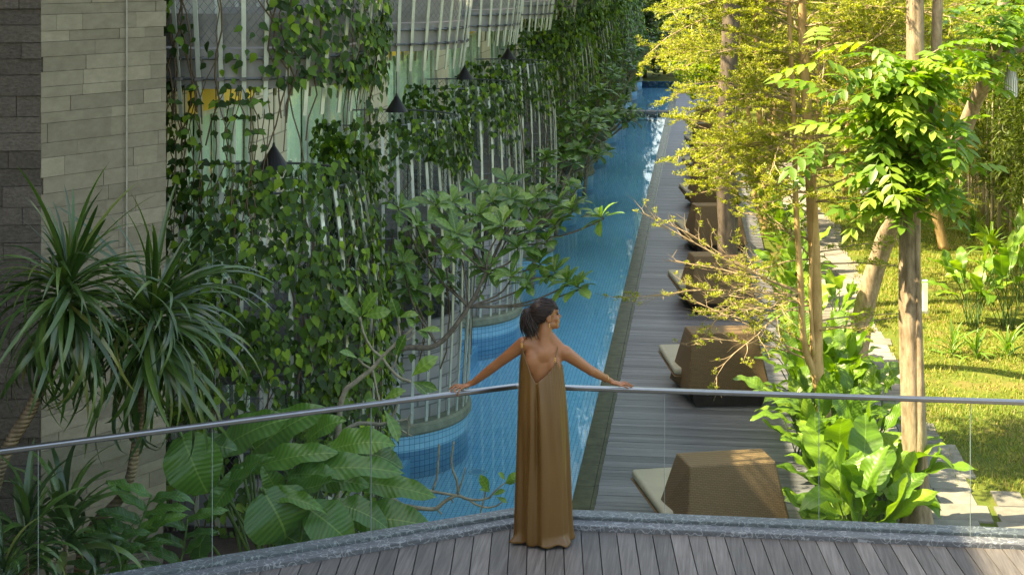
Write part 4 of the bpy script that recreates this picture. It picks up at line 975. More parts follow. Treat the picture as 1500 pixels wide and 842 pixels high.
# ------------------------------------------------------------------ garden ground: lawn, stone path, grass
lawn = sheet('lawn', 1.63, 30, 8, 100, -.012, M['lawn'])
def slab_mat():
    t = NT('path_stone'); p = t.n('NewGeometry').outputs['Position']; o = t.n('ObjectInfo'); n = t.noise(p, 4, 6, .65)
    v = t.math('ADD', .75, t.math('MULTIPLY', o.outputs['Random'], .4)); g_ = t.n('CombineXYZ'); [t.l(v, g_.inputs[i]) for i in range(3)]
    t.bump(n, .25, .01); return t.base(t.mix(1.0, t.ramp(n, [(.3, (.16, .15, .125)), (.7, (.25, .235, .20))]), g_.outputs[0], 'MULTIPLY'), .85, .25)
M['slab'] = slab_mat()
path = sheet('path', 2.45, 3.55, 17.0, 62, -.006, M['soil']); rr = random.Random(2)
def slab(x0, x1, y0, y1, skew=.0):
    j = lambda: rr.uniform(-.012, .012); mb = MB()
    mb.prism([(x0 + j(), y0 + j()), (x1 + j(), y0 + j() + skew), (x1 + j(), y1 + j() + skew), (x0 + j(), y1 + j())], -.03, .018 + rr.uniform(-.004, .006)); mb.build('slab', M['slab'], path, bevel=.006)
y = 16.2
while y < 62:
    h = rr.uniform(.42, .62); ox = .12 * math.sin(y * .35) + .1 * math.sin(y * .9); c = rr.uniform(-.12, .12)
    slab(2.42 + ox, 3.02 + ox + c, y, y + h - .012); slab(3.032 + ox + c, 3.72 + ox + rr.uniform(-.12, .1), y, y + h - .012)
    if y < 20.6:
        x = 3.86 + ox
        while x < 7.5:
            w_ = rr.uniform(.5, .8); slab(x, x + w_ - .012, y, y + h - .012); x += w_
    elif y < 22.0: slab(3.9 + ox, 4.3 + ox + rr.uniform(0, .2), y, y + h - .012)
    y += h
M['grass'] = leaf_mat('grass_blade', [(0, (.13, .19, .022)), (.5, (.19, .24, .03)), (.8, (.27, .26, .06)), (1, (.36, .27, .10))], .3, .6, .2)
def grass():
    n = 90000; x = rng.uniform(3.6, 10.0, n); yy = 20.5 + 30 * rng.random(n) ** 1.5
    k = np.sin(x * 2.1 + yy * .7) + np.sin(x * .9 - yy * 1.6 + 1) + np.sin(x * 4.3 + yy * 2.9) * .6
    keep = (k + rng.normal(0, .7, n) > -1.15) & ~((x < 4.4) & (yy < 22.2)); x, yy = x[keep], yy[keep]; n = len(x)
    a = rng.uniform(0, 6.283, n); L = rng.uniform(.04, .085, n) * (1 + yy * .012); w_ = rng.uniform(.004, .008, n) * (1 + yy * .03); tl = rng.uniform(.3, 1.1, n)
    P = np.stack([x, yy, np.full(n, -.012)], 1); sd_ = np.stack([-np.sin(a), np.cos(a), np.zeros(n)], 1) * w_[:, None]
    tip = P + np.stack([np.cos(a) * np.sin(tl) * L, np.sin(a) * np.sin(tl) * L, np.cos(tl) * L], 1)
    V = np.stack([P - sd_, P + sd_, tip], 1).reshape(-1, 3); T = np.arange(n * 3).reshape(-1, 3)
    o = put('grass', mesh_np('grass', V, tris=T, mat=M['grass'], var=np.repeat(rng.random(n), 3))); tag(o, 'short patchy lawn grass between the stone path and the bamboo', 'grass', kind='stuff')
grass()

# ------------------------------------------------------------------ woven daybeds along the pool deck
def wicker():
    t = NT('woven_rattan'); co = t.coord('Object'); sp = t.n('SeparateXYZ'); t.l(co, sp.inputs[0]); cb = t.n('CombineXYZ')
    t.l(t.math('ADD', sp.outputs[0], t.math('MULTIPLY', sp.outputs[1], .9)), cb.inputs[0]); t.l(t.math('ADD', sp.outputs[2], t.math('MULTIPLY', sp.outputs[1], .31)), cb.inputs[1])
    b = t.n('TexBrick'); b.inputs['Scale'].default_value = 1; b.inputs['Brick Width'].default_value = .06; b.inputs['Row Height'].default_value = .022; b.inputs['Mortar Size'].default_value = .003
    b.inputs['Color1'].default_value = (.17, .112, .052, 1); b.inputs['Color2'].default_value = (.135, .088, .04, 1); b.inputs['Mortar'].default_value = (.06, .038, .018, 1); t.l(cb.outputs[0], b.inputs['Vector'])
    n = t.noise(co, 2.2, 3); c = t.mix(t.math('MULTIPLY', n, .4), b.outputs['Color'], (.16, .113, .06))
    t.bump(t.math('SUBTRACT', 1.0, b.outputs['Fac']), .7, .006); return t.base(c, .6, .3)
M['wicker'] = wicker(); M['cushion'] = flat_mat('khaki_cushion', (.33, .325, .25), .9, .15, .12, 3, bump=.1); M['plinth_dark'] = flat_mat('dark_plinth', (.035, .028, .022), .8, .2)
def daybed_meshes():
    b = MB(); b.hexa([(0, 0, .24), (1.42, 0, .24), (1.42, 1.0, .24), (-.16, 1.05, .24), (.07, .13, 1.25), (1.20, .13, 1.25), (1.20, .66, 1.25), (.05, .66, 1.25)])
    t = MB(); t.hexa([(.10, .55, .05), (1.30, .55, .05), (1.30, 1.85, .05), (.10, 1.85, .05), (-.19, .42, .45), (1.44, .42, .45), (1.44, 2.14, .45), (-.19, 2.14, .45)])
    c = MB(); c.hexa([(-.17, .46, .452), (1.42, .46, .452), (1.42, 2.12, .452), (-.17, 2.12, .452), (-.17, .46, .575), (1.42, .46, .575), (1.42, 2.12, .575), (-.17, 2.12, .575)])
    p = MB(); p.hexa([(.14, .12, 0), (1.28, .12, 0), (1.28, .95, 0), (.14, .95, 0), (.07, .06, .236), (1.36, .06, .236), (1.36, .95, .236), (.02, .95, .236)])
    return (('backrest', b.mesh('backrest', M['wicker']), .025), ('seat_tray', t.mesh('seat_tray', M['wicker']), .015), ('cushion', c.mesh('cushion', M['cushion'], True), .045), ('plinth', p.mesh('plinth', M['plinth_dark']), .01))
DB = daybed_meshes(); where = ['half hidden by big leaves below the glass balustrade', 'second from the balustrade, twigs hanging before it', 'third along the deck from the balustrade', 'fourth along the deck from the balustrade', 'fifth along the deck from the balustrade', 'sixth along the deck from the balustrade', 'seventh along the deck from the balustrade', 'last in view along the deck']
for i in range(8):
    r_ = R((17, 11, 11, 10, 10, 10, 10, 10)[i]); t = thing('daybed', (-.24 if i else -.20, 18.75 + 6.83 * i, .003), 'woven rattan daybed with pale cushion, ' + where[i], 'daybed', 'daybeds along the pool deck', r_)
    for nm, me, bv in DB:
        o = put(nm, me, t); bm2 = o.modifiers.new('bevel', 'BEVEL'); bm2.width = bv; bm2.segments = 2 if nm != 'cushion' else 4

# ------------------------------------------------------------------ broad-leaved plants beside the deck and lawn
def broad_plant(label, base, n, h, L, seed, meshes=None, grp=None, aim=None, w=.92):
    rr = random.Random(seed); root = thing('broad_leaf_plant', base, label, 'plant', grp); st = MB(); me = meshes or BR_LT
    for k in range(n):
        n_ = n; a = k * 2.4 + rr.uniform(-.4, .4); e = rr.uniform(.15, 1.35); hh = h * rr.uniform(.45, 1.05) * (.55 + .45 * math.sin(e)); g_ = Vector((rr.uniform(-.15, .15), rr.uniform(-.15, .15), 0))
        out = Vector((math.cos(a), math.sin(a), 0)); A = g_ + out * hh * .55 * math.cos(e) + Vector((0, 0, hh))
        d = out * math.cos(e) + Vector((0, 0, math.sin(e) * .9 + .05)); l = L * rr.uniform(.7, 1.15)
        up = Vector((0, 0, 1)) if e < 1.1 else -out
        put('leaf', me[rr.randrange(5)], root, mw=frame(A, d, up, 1, rr.uniform(-.5, .5)) @ Matrix.Diagonal((l, l * w * rr.uniform(.9, 1.2), l, 1)))
        st.tube(smooth_path([g_, g_.lerp(A, .5) + Vector((0, 0, .08)), A, A + d * .05], 3), .009, 5)
    put('stems', st.mesh('stems', M['stem_green'], True), root, kind='stuff'); return root
k = 0
for (x, y, n, h, L, lab) in ((1.98, 19.3, 17, .95, .92, 'tall broad-leaved plant by the double-stemmed trunk, nearest the balustrade'), (1.7, 20.6, 13, .9, .85, 'broad-leaved plant at the right end of the near daybed'), (2.2, 21.9, 16, 1.0, .64, 'broad-leaved plant at the foot of the slender yellow-stemmed tree'), (1.55, 23.4, 15, 1.15, .66, 'broad-leaved plant spreading over the deck between the first two daybeds'), (2.25, 24.6, 16, 1.2, .66, 'broad-leaved plant between path and deck behind the slender tree'), (1.75, 26.6, 14, 1.2, .64, 'broad-leaved plant at the end of the second daybed'), (2.2, 28.6, 14, 1.2, .62, 'broad-leaved plant beside the leaning trunk'), (1.9, 31.2, 12, 1.1, .62, 'broad-leaved plant between the second and third daybeds'), (2.0, 34.0, 12, 1.1, .66, 'broad-leaved plant at the end of the third daybed'), (2.2, 37.0, 12, 1.2, .7, 'broad-leaved plant by the dark stump'), (2.1, 41.5, 12, 1.2, .75, 'broad-leaved plant at the end of the fourth daybed'), (2.1, 46.0, 11, 1.2, .75, 'broad-leaved plant at the end of the fifth daybed'), (2.35, 20.3, 16, 1.0, .85, 'lush broad-leaved plant touching the fluted trunk'), (1.7, 22.3, 16, 1.1, .66, 'broad-leaved plant hugging the slender twin stems on the deck side'), (2.35, 23.2, 16, 1.15, .66, 'broad-leaved plant on the path side of the slender twin stems'), (1.7, 25.2, 16, 1.25, .68, 'broad-leaved plant leaning against the second daybed'), (2.3, 26.4, 14, 1.2, .64, 'broad-leaved plant beside the path short of the leaning trunk')):
    broad_plant(lab, (x, y, -.012), n + 6, h, L * 1.05, 60 + k, grp='broad-leaved plants along the deck'); k += 1
for j, (u, v, n, h, L, lab) in enumerate(((1425, 478, 18, 1.5, .72, 'tall sunlit broad-leaved clump standing in the lawn'), (1475, 480, 18, 1.6, .75, 'tall sunlit broad-leaved clump beside the lilies'), (1500, 440, 16, 1.6, .8, 'broad-leaved clump in front of the bamboo canes'), (1230, 470, 10, .7, .6, 'dark broad-leaved plant beside the leaning trunk by the path'))):
    p = GP(u, v); broad_plant(lab, (p.x, p.y, -.012), n, h, L, 90 + j)
M['lily'] = leaf_mat('lily_leaf', [(0, (.09, .19, .025)), (.6, (.13, .25, .03)), (1, (.22, .32, .05))], .3, .4, .4)  # strap leaf lightened, sun put into its colour
DR_KEEP = DRAC; DRAC = [mesh_np('leaf', V_, quads=Q_, mat=M['lily'], smooth=True) for V_, Q_ in (blade(1.0, .085, 8, c, .3, strap, 0, k, td) for k, (c, td) in enumerate(((.25, .5), (.5, 1.1), (.8, 1.5), (.2, 2.2))))]
for j, (u, v, lab) in enumerate(((1395, 520, 'sunlit lily clump at the lawn edge'), (1430, 525, 'low lily clump under the sunlit broad leaves'), (1475, 520, 'lily clump beside the tall sunlit broad leaves'), (1400, 320, 'bright lily clump at the foot of the bamboo canes'), (1425, 345, 'lily clump between the bamboo canes and the lawn'), (1395, 300, 'small bright lily clump behind the thin leaning trunk'), (1450, 370, 'lily clump in front of the bamboo canes'), (1165, 330, 'lily clump beside the slim far trunks'))):
    p = GP(u, v); strap_plant('lily_plant', lab, 'plant', (p.x, p.y, -.012), None, (p.x, p.y, .06), 34, .62 if j < 3 else .95, 110 + j, spread=(.25, 1.35))
DRAC = DR_KEEP

# ------------------------------------------------------------------ slender tiered trees with tiny leaves
M['tiny'] = leaf_mat('tiny_leaf', [(0, (.18, .235, .025)), (.5, (.28, .32, .042)), (.85, (.38, .385, .075)), (1, (.42, .36, .10))], .5, .5, .35, (1.35, 1.4, .5))
M['tan_bark'] = bark_mat('tan_bark', (.30, .19, .08), (.55, .38, .18), 8, 0, .35); M['twig'] = flat_mat('pale_twig', (.30, .23, .135), .85, .2, .3, 6)
M['grey_bark'] = bark_mat('grey_brown_bark', (.13, .095, .055), (.36, .28, .185), 16, 0, .3); M['dark_bark'] = bark_mat('dark_bark', (.05, .04, .03), (.15, .12, .085), 10, 0, .35)
TINY = (np.array([(0, 0, 0), (.5, -.30, .06), (1, 0, 0), (.5, .30, .06)]), np.array([(0, 1, 2, 3)]))
def rosettes(pts, rr, n, size):
    """n tiny leaves round each point, pointing up and out"""
    P = np.repeat(np.array([tuple(p) for p in pts]), n, 0); m = len(P); a = rng.uniform(0, 6.283, m); e = rng.uniform(-.2, 1.1, m)
    X = np.stack([np.cos(a)*np.cos(e), np.sin(a)*np.cos(e), np.sin(e)], 1); Y = np.stack([-np.sin(a), np.cos(a), np.zeros(m)], 1); Y += rng.normal(0, .3, (m, 3)); Z = np.cross(X, Y); Y = np.cross(Z, X)
    s = size * rng.uniform(.6, 1.3, m); A = np.zeros((m, 4, 4), np.float32)
    for c, v in enumerate((X, Y / np.linalg.norm(Y, axis=1)[:, None], Z / np.linalg.norm(Z, axis=1)[:, None])): A[:, :3, c] = v * s[:, None]
    A[:, :3, 3] = P + X * s[:, None] * .2 + rng.normal(0, .012, (m, 3)); A[:, 3, 3] = 1; return A
def tier_branch(tw, pts_out, S, az, L, rr, rise=.15, r0=.022, leafy=1.0, fine=1):
    S = Vector(S); n = max(5, int(L / .2)); p = S.copy(); d = Vector((math.cos(az), math.sin(az), rise)); pts = [p.copy()]
    for i in range(n):
        d += Vector((rr.gauss(0, .17), rr.gauss(0, .17), rr.gauss(0, .08) - rise * .9 / n)); d.normalize(); p = p + d * L / n; pts.append(p.copy())
        t = i / n
        if t < .05: continue
        for s in (-1, 1):
            if rr.random() > .86: continue
            l2 = L * (.10 + .28 * (1 - t)) * rr.uniform(.55, 1.15); q = p.copy(); d2 = Matrix.Rotation(s * rr.uniform(.5, 1.1), 3, 'Z') @ d; pp = [q.copy()]; m = max(3, int(l2 / .12))
            for k in range(m):
                d2 += Vector((rr.gauss(0, .22), rr.gauss(0, .22), rr.gauss(.015, .10))); d2.normalize(); q = q + d2 * l2 / m; pp.append(q.copy())
                if rr.random() < leafy and k > 0: pts_out.append(q.copy())
                if fine and rr.random() < .8:
                    d3 = Matrix.Rotation(rr.choice((-1, 1)) * rr.uniform(.6, 1.2), 3, 'Z') @ d2 + Vector((0, 0, rr.gauss(0, .2))); q3 = q + d3 * rr.uniform(.07, .17); tw.tube([q, q3], [.0028, .0016], 3, cap=False)
                    if rr.random() < leafy: pts_out.append(q3); pts_out.append(q.lerp(q3, .5))
            tw.tube(pp, list(np.linspace(.006, .0022, len(pp))), 3, cap=False)
    tw.tube(pts, list(np.linspace(r0, .005, len(pts))), 5, cap=False)
def tier_tree(name, label, base, stems, tiers, seed, leaf=.038, nleaf=14, bark='tan_bark', d0=None, grp=None, fine=1):
    """stems: list of (points, r0, r1) in world space; tiers: (stem, t along, number, length, rise, leafiness, az range)"""
    rr = random.Random(seed); B = Vector(base); root = thing(name, B, label, 'tree', grp); paths = []
    for pts, r0, r1 in stems:
        pa = smooth_path([Vector(p) - B for p in pts], 6); paths.append(pa); mb = MB(); mb.tube(pa, list(np.linspace(r0, r1, len(pa))), 10, rough=.05); mb.build('trunk', M[bark], root, smooth=True)
    tw = MB(); po = []
    for (si, z, n, L, rise, leafy, azr) in tiers:
        pa = paths[si]; S = min(pa, key=lambda p: abs(p.z + B.z - z)); a0 = rr.uniform(0, 6.28)
        for k in range(int(n * (1.5 if z > 4.3 else 1))):
            az = math.radians(rr.uniform(*azr)) if azr else a0 + k * 6.283 / n + rr.gauss(0, .2)
            if seed == 201 and 232 < math.degrees(az) % 360 < 312 and rr.random() < .6: continue
            tier_branch(tw, po, S + Vector((0, 0, rr.uniform(-.1, .1))), az, L * rr.uniform(.7, 1.15), rr, rise + (.16 if z > 3.8 else 0) + rr.gauss(0, .12), .014, leafy, fine)
    put('branches', tw.mesh('branches', M['twig']), root, kind='stuff')
    A = rosettes(po, rr, nleaf, leaf); merged('crown', TINY, A, M['tiny'], root, smooth=False)
    return root
W_ = (120, 240)
d = 22.3; Bt = GP(1203, 700)
tier_tree('slender_tree', 'slender tree with twin tan stems and flat tiers of tiny yellow leaves', (Bt.x, Bt.y, -.012),
    [([(Bt.x, Bt.y, -.012), PX(1207, 600, d), PX(1197, 540, d), PX(1194, 400, d), PX(1187, 250, d), PX(1180, 120, d), PX(1174, 0, d), PX(1170, -140, d), PX(1168, -300, d)], .115, .05),
     ([PX(1198, 560, d), PX(1178, 500, d - .1), PX(1172, 400, d - .15), PX(1166, 300, d - .1), PX(1163, 180, d), PX(1158, 60, d), PX(1150, -100, d)], .055, .03),
     ([PX(1192, 520, d - .12), PX(1187, 430, d - .16), PX(1192, 320, d - .15), PX(1196, 200, d - .1), PX(1200, 60, d)], .03, .015)],
    [(0, 8.8, 3, 1.8, .25, 1, None), (0, 7.3, 6, 2.6, .2, 1, None), (1, 6.9, 6, 2.3, .15, 1, None), (0, 6.5, 7, 2.6, .18, 1, None), (0, 6.1, 7, 2.5, .15, 1, None), (1, 5.6, 5, 1.6, .2, .9, (110, 250)), (0, 5.3, 6, 1.8, .1, 1, None), (1, 4.75, 7, 1.8, .18, .9, (130, 220)), (2, 4.6, 5, 1.6, .1, .9, None), (1, 4.1, 5, 1.6, .12, .7, (120, 235)), (0, 3.9, 4, 1.6, .1, .7, (200, 380)), (0, 3.5, 4, 1.7, .08, .6, (100, 300)), (1, 2.6, 6, 2.4, .28, .22, (140, 210)), (0, 2.45, 4, 2.0, .2, .3, (130, 230)), (0, 1.75, 4, 2.3, .18, .4, (150, 215)), (0, 2.1, 3, 1.2, .15, .4, (-60, 60)), (2, 5.8, 6, 1.9, .12, 1, None), (0, 4.9, 7, 1.7, .12, 1, None), (1, 4.4, 6, 1.6, .1, .9, None), (2, 4.2, 5, 1.7, .1, .9, None), (0, 3.2, 5, 1.7, .08, .7, None), (0, 7.0, 7, 2.4, .1, 1, None)], 201)
d = 41.5; B2 = GP(1120, 348)
tier_tree('slender_tree', 'slim straight tree rising between the fourth daybed and the path', (B2.x, B2.y, -.012), [([(B2.x, B2.y, -.012), PX(1122, 300, d), PX(1117, 240, d), PX(1110, 120, d), PX(1105, -20, d), PX(1100, -150, d), PX(1095, -320, d)], .10, .05), ([PX(1120, 335, d), PX(1106, 285, d), PX(1107, 240, d), PX(1090, 120, d), PX(1080, 0, d)], .08, .04)],
    [(0, 12.2, 7, 4.0, .1, 1, (90, 260)), (0, 11.0, 7, 4.6, .1, 1, (90, 260)), (0, 9.8, 7, 4.6, .15, 1, (90, 260)), (0, 9.0, 7, 2.6, .2, 1, None), (0, 7.8, 8, 3.0, .2, 1, None), (0, 6.8, 8, 3.2, .15, 1, None), (1, 6.0, 8, 3.2, .15, 1, None), (0, 5.2, 8, 3.0, .12, 1, None), (1, 4.5, 8, 2.8, .1, 1, None), (0, 3.7, 8, 2.6, .1, 1, None), (0, 3.0, 6, 2.0, .1, .8, None), (1, 2.4, 5, 1.6, .1, .8, None)], 202, .062, 6, fine=1)  # widest tiers, above view, added to keep sky out of gutter reflections
for j, (x, y) in enumerate(((4.6, 50.0), (2.6, 57.0), (6.4, 60.0), (5.0, 36.5))):
    h = (9.5, 14, 9.5, 8)[j]
    tier_tree('slender_tree', ('feathery yellow-leaved tree standing on the far lawn', 'feathery yellow-leaved tree beside the far daybeds', 'feathery yellow-leaved tree in front of the bamboo grove', 'feathery small tree growing by the hanging lantern')[j], (x, y, -.012), [([(x, y, -.012), (x + .1, y, h * .4), (x - .1, y + .1, h * .75), (x, y, h)], .10 if j < 3 else .06, .03)],
        ([(0, z, 9, 5.2, .1, 1, (100, 260)) for z in (9.6, 10.8, 12.0, 13.2)] if j == 1 else []) + [(0, z, 8, L, .15, 1, None) for z, L in (((8.8, 2.0), (7.6, 2.8), (6.6, 3.2), (5.6, 3.2), (4.7, 3.0), (3.9, 2.6), (3.0, 2.2)) if j < 3 else ((7.4, 1.8), (6.2, 2.2), (5.2, 2.2), (4.2, 2.0), (3.2, 1.8), (2.4, 1.5)))], 210 + j, .075 if j < 3 else .05, 6, fine=0 if j < 3 else 1)  # second tree's high wide tiers added unseen to darken pool-edge reflections

# ------------------------------------------------------------------ the fluted trunk with feathered leaves, and the leaning tree with the lantern
def compound(L=.52, pairs=4, ll=.2, lw=.1):
    V = []; Q = []
    def leaflet(p, a, l, w_, dz):
        v, q = blade(l, w_, 3, .25, .22, lambda t: [.12, .95, .8, .04][int(round(t * 3))]); c, s = math.cos(a), math.sin(a); b = len(V)
        for x, y, z in v: V.append((p[0] + c*x - s*y, p[1] + s*x + c*y, p[2] + z - dz * x))
        for f in q: Q.append([i + b for i in f])
    for k in range(pairs):
        t = .18 + .78 * k / (pairs - 1); p = (L * t, 0, -.16 * t * t)
        for s in (-1, 1): leaflet(p, s * 1.05, ll * (1 - .25 * abs(t - .5)), lw, .35)
    leaflet((L * .98, 0, -.16), 0, ll, lw, .4)
    b = len(V); V += [(0, -.005, 0), (0, .005, 0), (L, .003, -.16), (L, -.003, -.16)]; Q.append([b, b+1, b+2, b+3])
    return np.array(V), np.array(Q)
CMP = compound(); M['feather'] = leaf_mat('feathered_leaf', [(0, (.085, .185, .022)), (.55, (.145, .265, .03)), (1, (.27, .37, .055))], .42, .42, .45)
ME_CMP = mesh_np('leaf', CMP[0], quads=CMP[1], mat=M['feather'], smooth=True)
def feather_leaves(root, B, spots, rr, scale):
    for (u, v, d, n) in spots:
        c = PX(u, v, d) - B
        for k in range(n):
            a = rr.uniform(0, 6.28); e = rr.uniform(-.5, .6); put('leaf', ME_CMP, root, mw=frame(c + Vector((rr.gauss(0, .08), rr.gauss(0, .08), rr.gauss(0, .1))), (math.cos(a)*math.cos(e), math.sin(a)*math.cos(e), math.sin(e)), Vector((0, 0, 1)), scale * rr.uniform(.7, 1.15), rr.uniform(-.4, .4)))
rr = random.Random(77); B = GP(1343, 778); B.z = -.012; d = 20.0
ft = thing('fluted_tree', B, 'tree with thick fluted pale trunk and a mass of feathered green leaves', 'tree')
pa = smooth_path([Vector((0, 0, 0)), PX(1340, 690, d) - B, PX(1336, 560, d) - B, PX(1333, 440, d) - B, PX(1334, 300, d) - B, PX(1340, 180, d) - B, PX(1341, 30, d) - B, PX(1338, -150, d) - B, PX(1340, -350, d) - B], 7)
n_ = 22; V = []; Fc = []
for i, p in enumerate(pa):
    t = i / (len(pa) - 1); r = lerp(.165, .09, t)
    for k in range(n_):
        a = 6.283 * k / n_; rr_ = r * (1 + .16 * math.cos(2 * a + 1.4 + t * 1.2) + .09 * math.cos(5 * a + 2 + t * 3) + .05 * math.cos(9 * a + t * 7) + rr.gauss(0, .015)) * (1 + .35 * math.exp(-i / 2.5))
        V.append(p + Vector((rr_ * math.cos(a), rr_ * math.sin(a), 0)))
mb = MB(); mb.add(V, [(i*n_+k, i*n_+(k+1) % n_, (i+1)*n_+(k+1) % n_, (i+1)*n_+k) for i in range(len(pa) - 1) for k in range(n_)]); mb.build('trunk', M['grey_bark'], ft, smooth=True)
mb = MB(); mb.tube(smooth_path([PX(1352, 300, d - .1) - B, PX(1362, 200, d) - B, PX(1370, 100, d) - B, PX(1374, 0, d) - B, PX(1380, -200, d) - B], 5), [.07] * 21, 9, rough=.06); mb.build('trunk', M['grey_bark'], ft, smooth=True)
mb = MB(); mb.tube(smooth_path([PX(1347, 760, d - .17) - B, PX(1349, 600, d - .16) - B, PX(1346, 440, d - .14) - B, PX(1343, 330, d - .12) - B], 5), list(np.linspace(.05, .035, 16)), 8, rough=.1); mb.build('vine_root', M['grey_bark'], ft, smooth=True)
spots = []
for k in range(74): spots.append((rr.gauss(1330, 48) if k > 26 else rr.gauss(1338, 22), rr.uniform(60, 300), d + rr.uniform(-.8, .3), 4))
feather_leaves(ft, B, spots, rr, 1.05)
mb = MB()
for u, v, dd, _ in spots[::2]: mb.tube(smooth_path([PX(1338, v + 35, d) - B, PX((1338 + u) / 2, v + 14, (d + dd) / 2) - B, PX(u, v, dd) - B], 3), [.016] * 4 + [.010] * 3, 5, cap=False)
put('branches', mb.mesh('branches', M['grey_bark'], True), ft, kind='stuff')
B = GP(1252, 540); B.z = -.012; d = 28.0
lt = thing('leaning_tree', B, 'tree with brown trunk leaning over the lawn towards the lantern', 'tree')
pa = smooth_path([Vector((0, 0, 0)), PX(1262, 470, d) - B, PX(1290, 370, d - .3) - B, PX(1318, 310, d - 1) - B, PX(1360, 262, d - 2) - B, PX(1405, 205, d - 3) - B, PX(1428, 150, d - 3.5) - B, PX(1455, 90, d - 4) - B, PX(1470, 0, d - 4) - B, PX(1480, -140, d - 4) - B], 6)
mb = MB(); mb.tube(pa, list(np.interp(np.linspace(0, 1, len(pa)), [0, .12, .5, 1], [.24, .19, .14, .08])), 12, rough=.07); mb.build('trunk', M['grey_bark'], lt, smooth=True)
mb = MB(); mb.tube(smooth_path([PX(1405, 205, d - 3) - B, PX(1385, 212, d - 3) - B, PX(1360, 225, d - 2.9) - B], 4), [.06] * 9, 8); mb.build('branch', M['grey_bark'], lt, smooth=True)
mb = MB(); mb.tube(smooth_path([PX(1455, 90, d - 4) - B, PX(1475, 78, d - 4) - B, PX(1510, 70, d - 4) - B], 4), [.05] * 9, 8); mb.build('branch', M['grey_bark'], lt, smooth=True)
feather_leaves(lt, B, [(rr.uniform(1405, 1500), rr.uniform(10, 110), d - 4 + rr.uniform(-.8, .5), 3) for _ in range(32)], rr, 1.0)
# other trunks
def plain_tree(label, base, pts, r0, r1, bark, name='garden_tree'):
    B = Vector(base); t = thing(name, B, label, 'tree'); pa = smooth_path([Vector(p) - B for p in [base] + pts], 6); mb = MB(); mb.tube(pa, list(np.linspace(r0, r1, len(pa))), 12, rough=.08); mb.build('trunk', M[bark], t, smooth=True); return t, pa
B = GP(1384, 366); d = depth(B); t, pa = plain_tree('thin bare trunk leaning in the lawn before the bamboo', (B.x, B.y, -.012), [PX(1372, 320, d), PX(1360, 278, d), PX(1345, 220, d), PX(1330, 120, d), PX(1325, -60, d), PX(1330, -200, d)], .14, .07, 'tan_bark')
ms = [m for m in rosettes([pa[-1] + Vector((random.gauss(0, 1.3), random.gauss(0, 1.3), random.gauss(-.4, .9))) for _ in range(420)], None, 7, .16)]; merged('crown', TINY, np.array(ms), M['feather'], t)
B = GP(1066, 455); d = depth(B); t, pa = plain_tree('thick dark trunk standing behind the third daybed', (B.x, B.y, -.012), [PX(1065, 400, d), PX(1066, 330, d), PX(1062, 240, d), PX(1066, 120, d), PX(1075, -40, d), PX(1080, -200, d)], .26, .16, 'dark_bark')
ms = rosettes([pa[-1] + Vector((random.gauss(0, 1.6), random.gauss(0, 1.6), random.gauss(0, 1.0))) for _ in range(500)], None, 7, .17); merged('crown', TINY, ms, M['feather'], t)
B = C2W(10.6, 60, -.012); t, pa = plain_tree('pale grey trunk with lime leaves beyond the far daybeds', B, [PX(1140, 130, 60), PX(1142, 80, 60), PX(1150, 0, 60), PX(1150, -120, 60)], .5, .35, 'grey_bark')
ms = rosettes([PX(random.gauss(1045, 28), random.gauss(100, 22), 60 + random.gauss(0, 1)) - B for _ in range(330)], None, 5, .26); merged('crown', TINY, ms, leaf_mat('lime_leaf', [(0, (.16, .26, .02)), (1, (.30, .38, .03))], .4, .4), t)

# ------------------------------------------------------------------ lanterns and the little garden light
M['paper'] = flat_mat('white_lantern', (.72, .72, .68), .7, .2, .08, 4)
def lantern(label, u, v, d, h, w_, cord):
    p = PX(u, v, d); t = thing('hanging_lantern', p, label, 'lantern')
    b = MB(); b.lathe([(.02, h * .98), (w_ * .25, h), (w_ * .36, h * .8), (w_ * .5, h * .5), (w_ * .5, .02), (w_ * .45, 0), (.01, 0)], 18); b.build('shade', M['paper'], t)
    for k in range(18):
        a = 6.283 * k / 18; rb = MB(); rb.tube([(r * math.cos(a), r * math.sin(a), z) for r, z in ((w_ * .26, h), (w_ * .37, h * .8), (w_ * .51, h * .5), (w_ * .51, .01))], .006, 4); rb.build('rib', M['concrete'], t)
    b = MB(); b.tube([(0, 0, h), (0, 0, h + cord)], .006, 5); b.build('cord', M['black_metal'], t)
lantern('white ribbed lantern hanging from the leaning tree', 1481, 142, 24.0, .5, .2, .45)
lantern('small pale lantern hanging over the lawn behind the feathered leaves', 1269, 288, 34.0, .55, .27, 1.2)
p = GP(1355, 458); t = thing('garden_light', (p.x, p.y, -.012), 'slim pale glass garden light standing on the lawn', 'light'); b = MB(); b.box((-.07, -.07, 0), (.07, .07, .06)); b.build('base', M['concrete'], t)
b = MB(); b.box((-.055, -.055, .06), (.055, .055, .72)); b.build('glass_tube', flat_mat('frosted_glass', (.55, .66, .58), .3, .5, .1), t, bevel=.006)

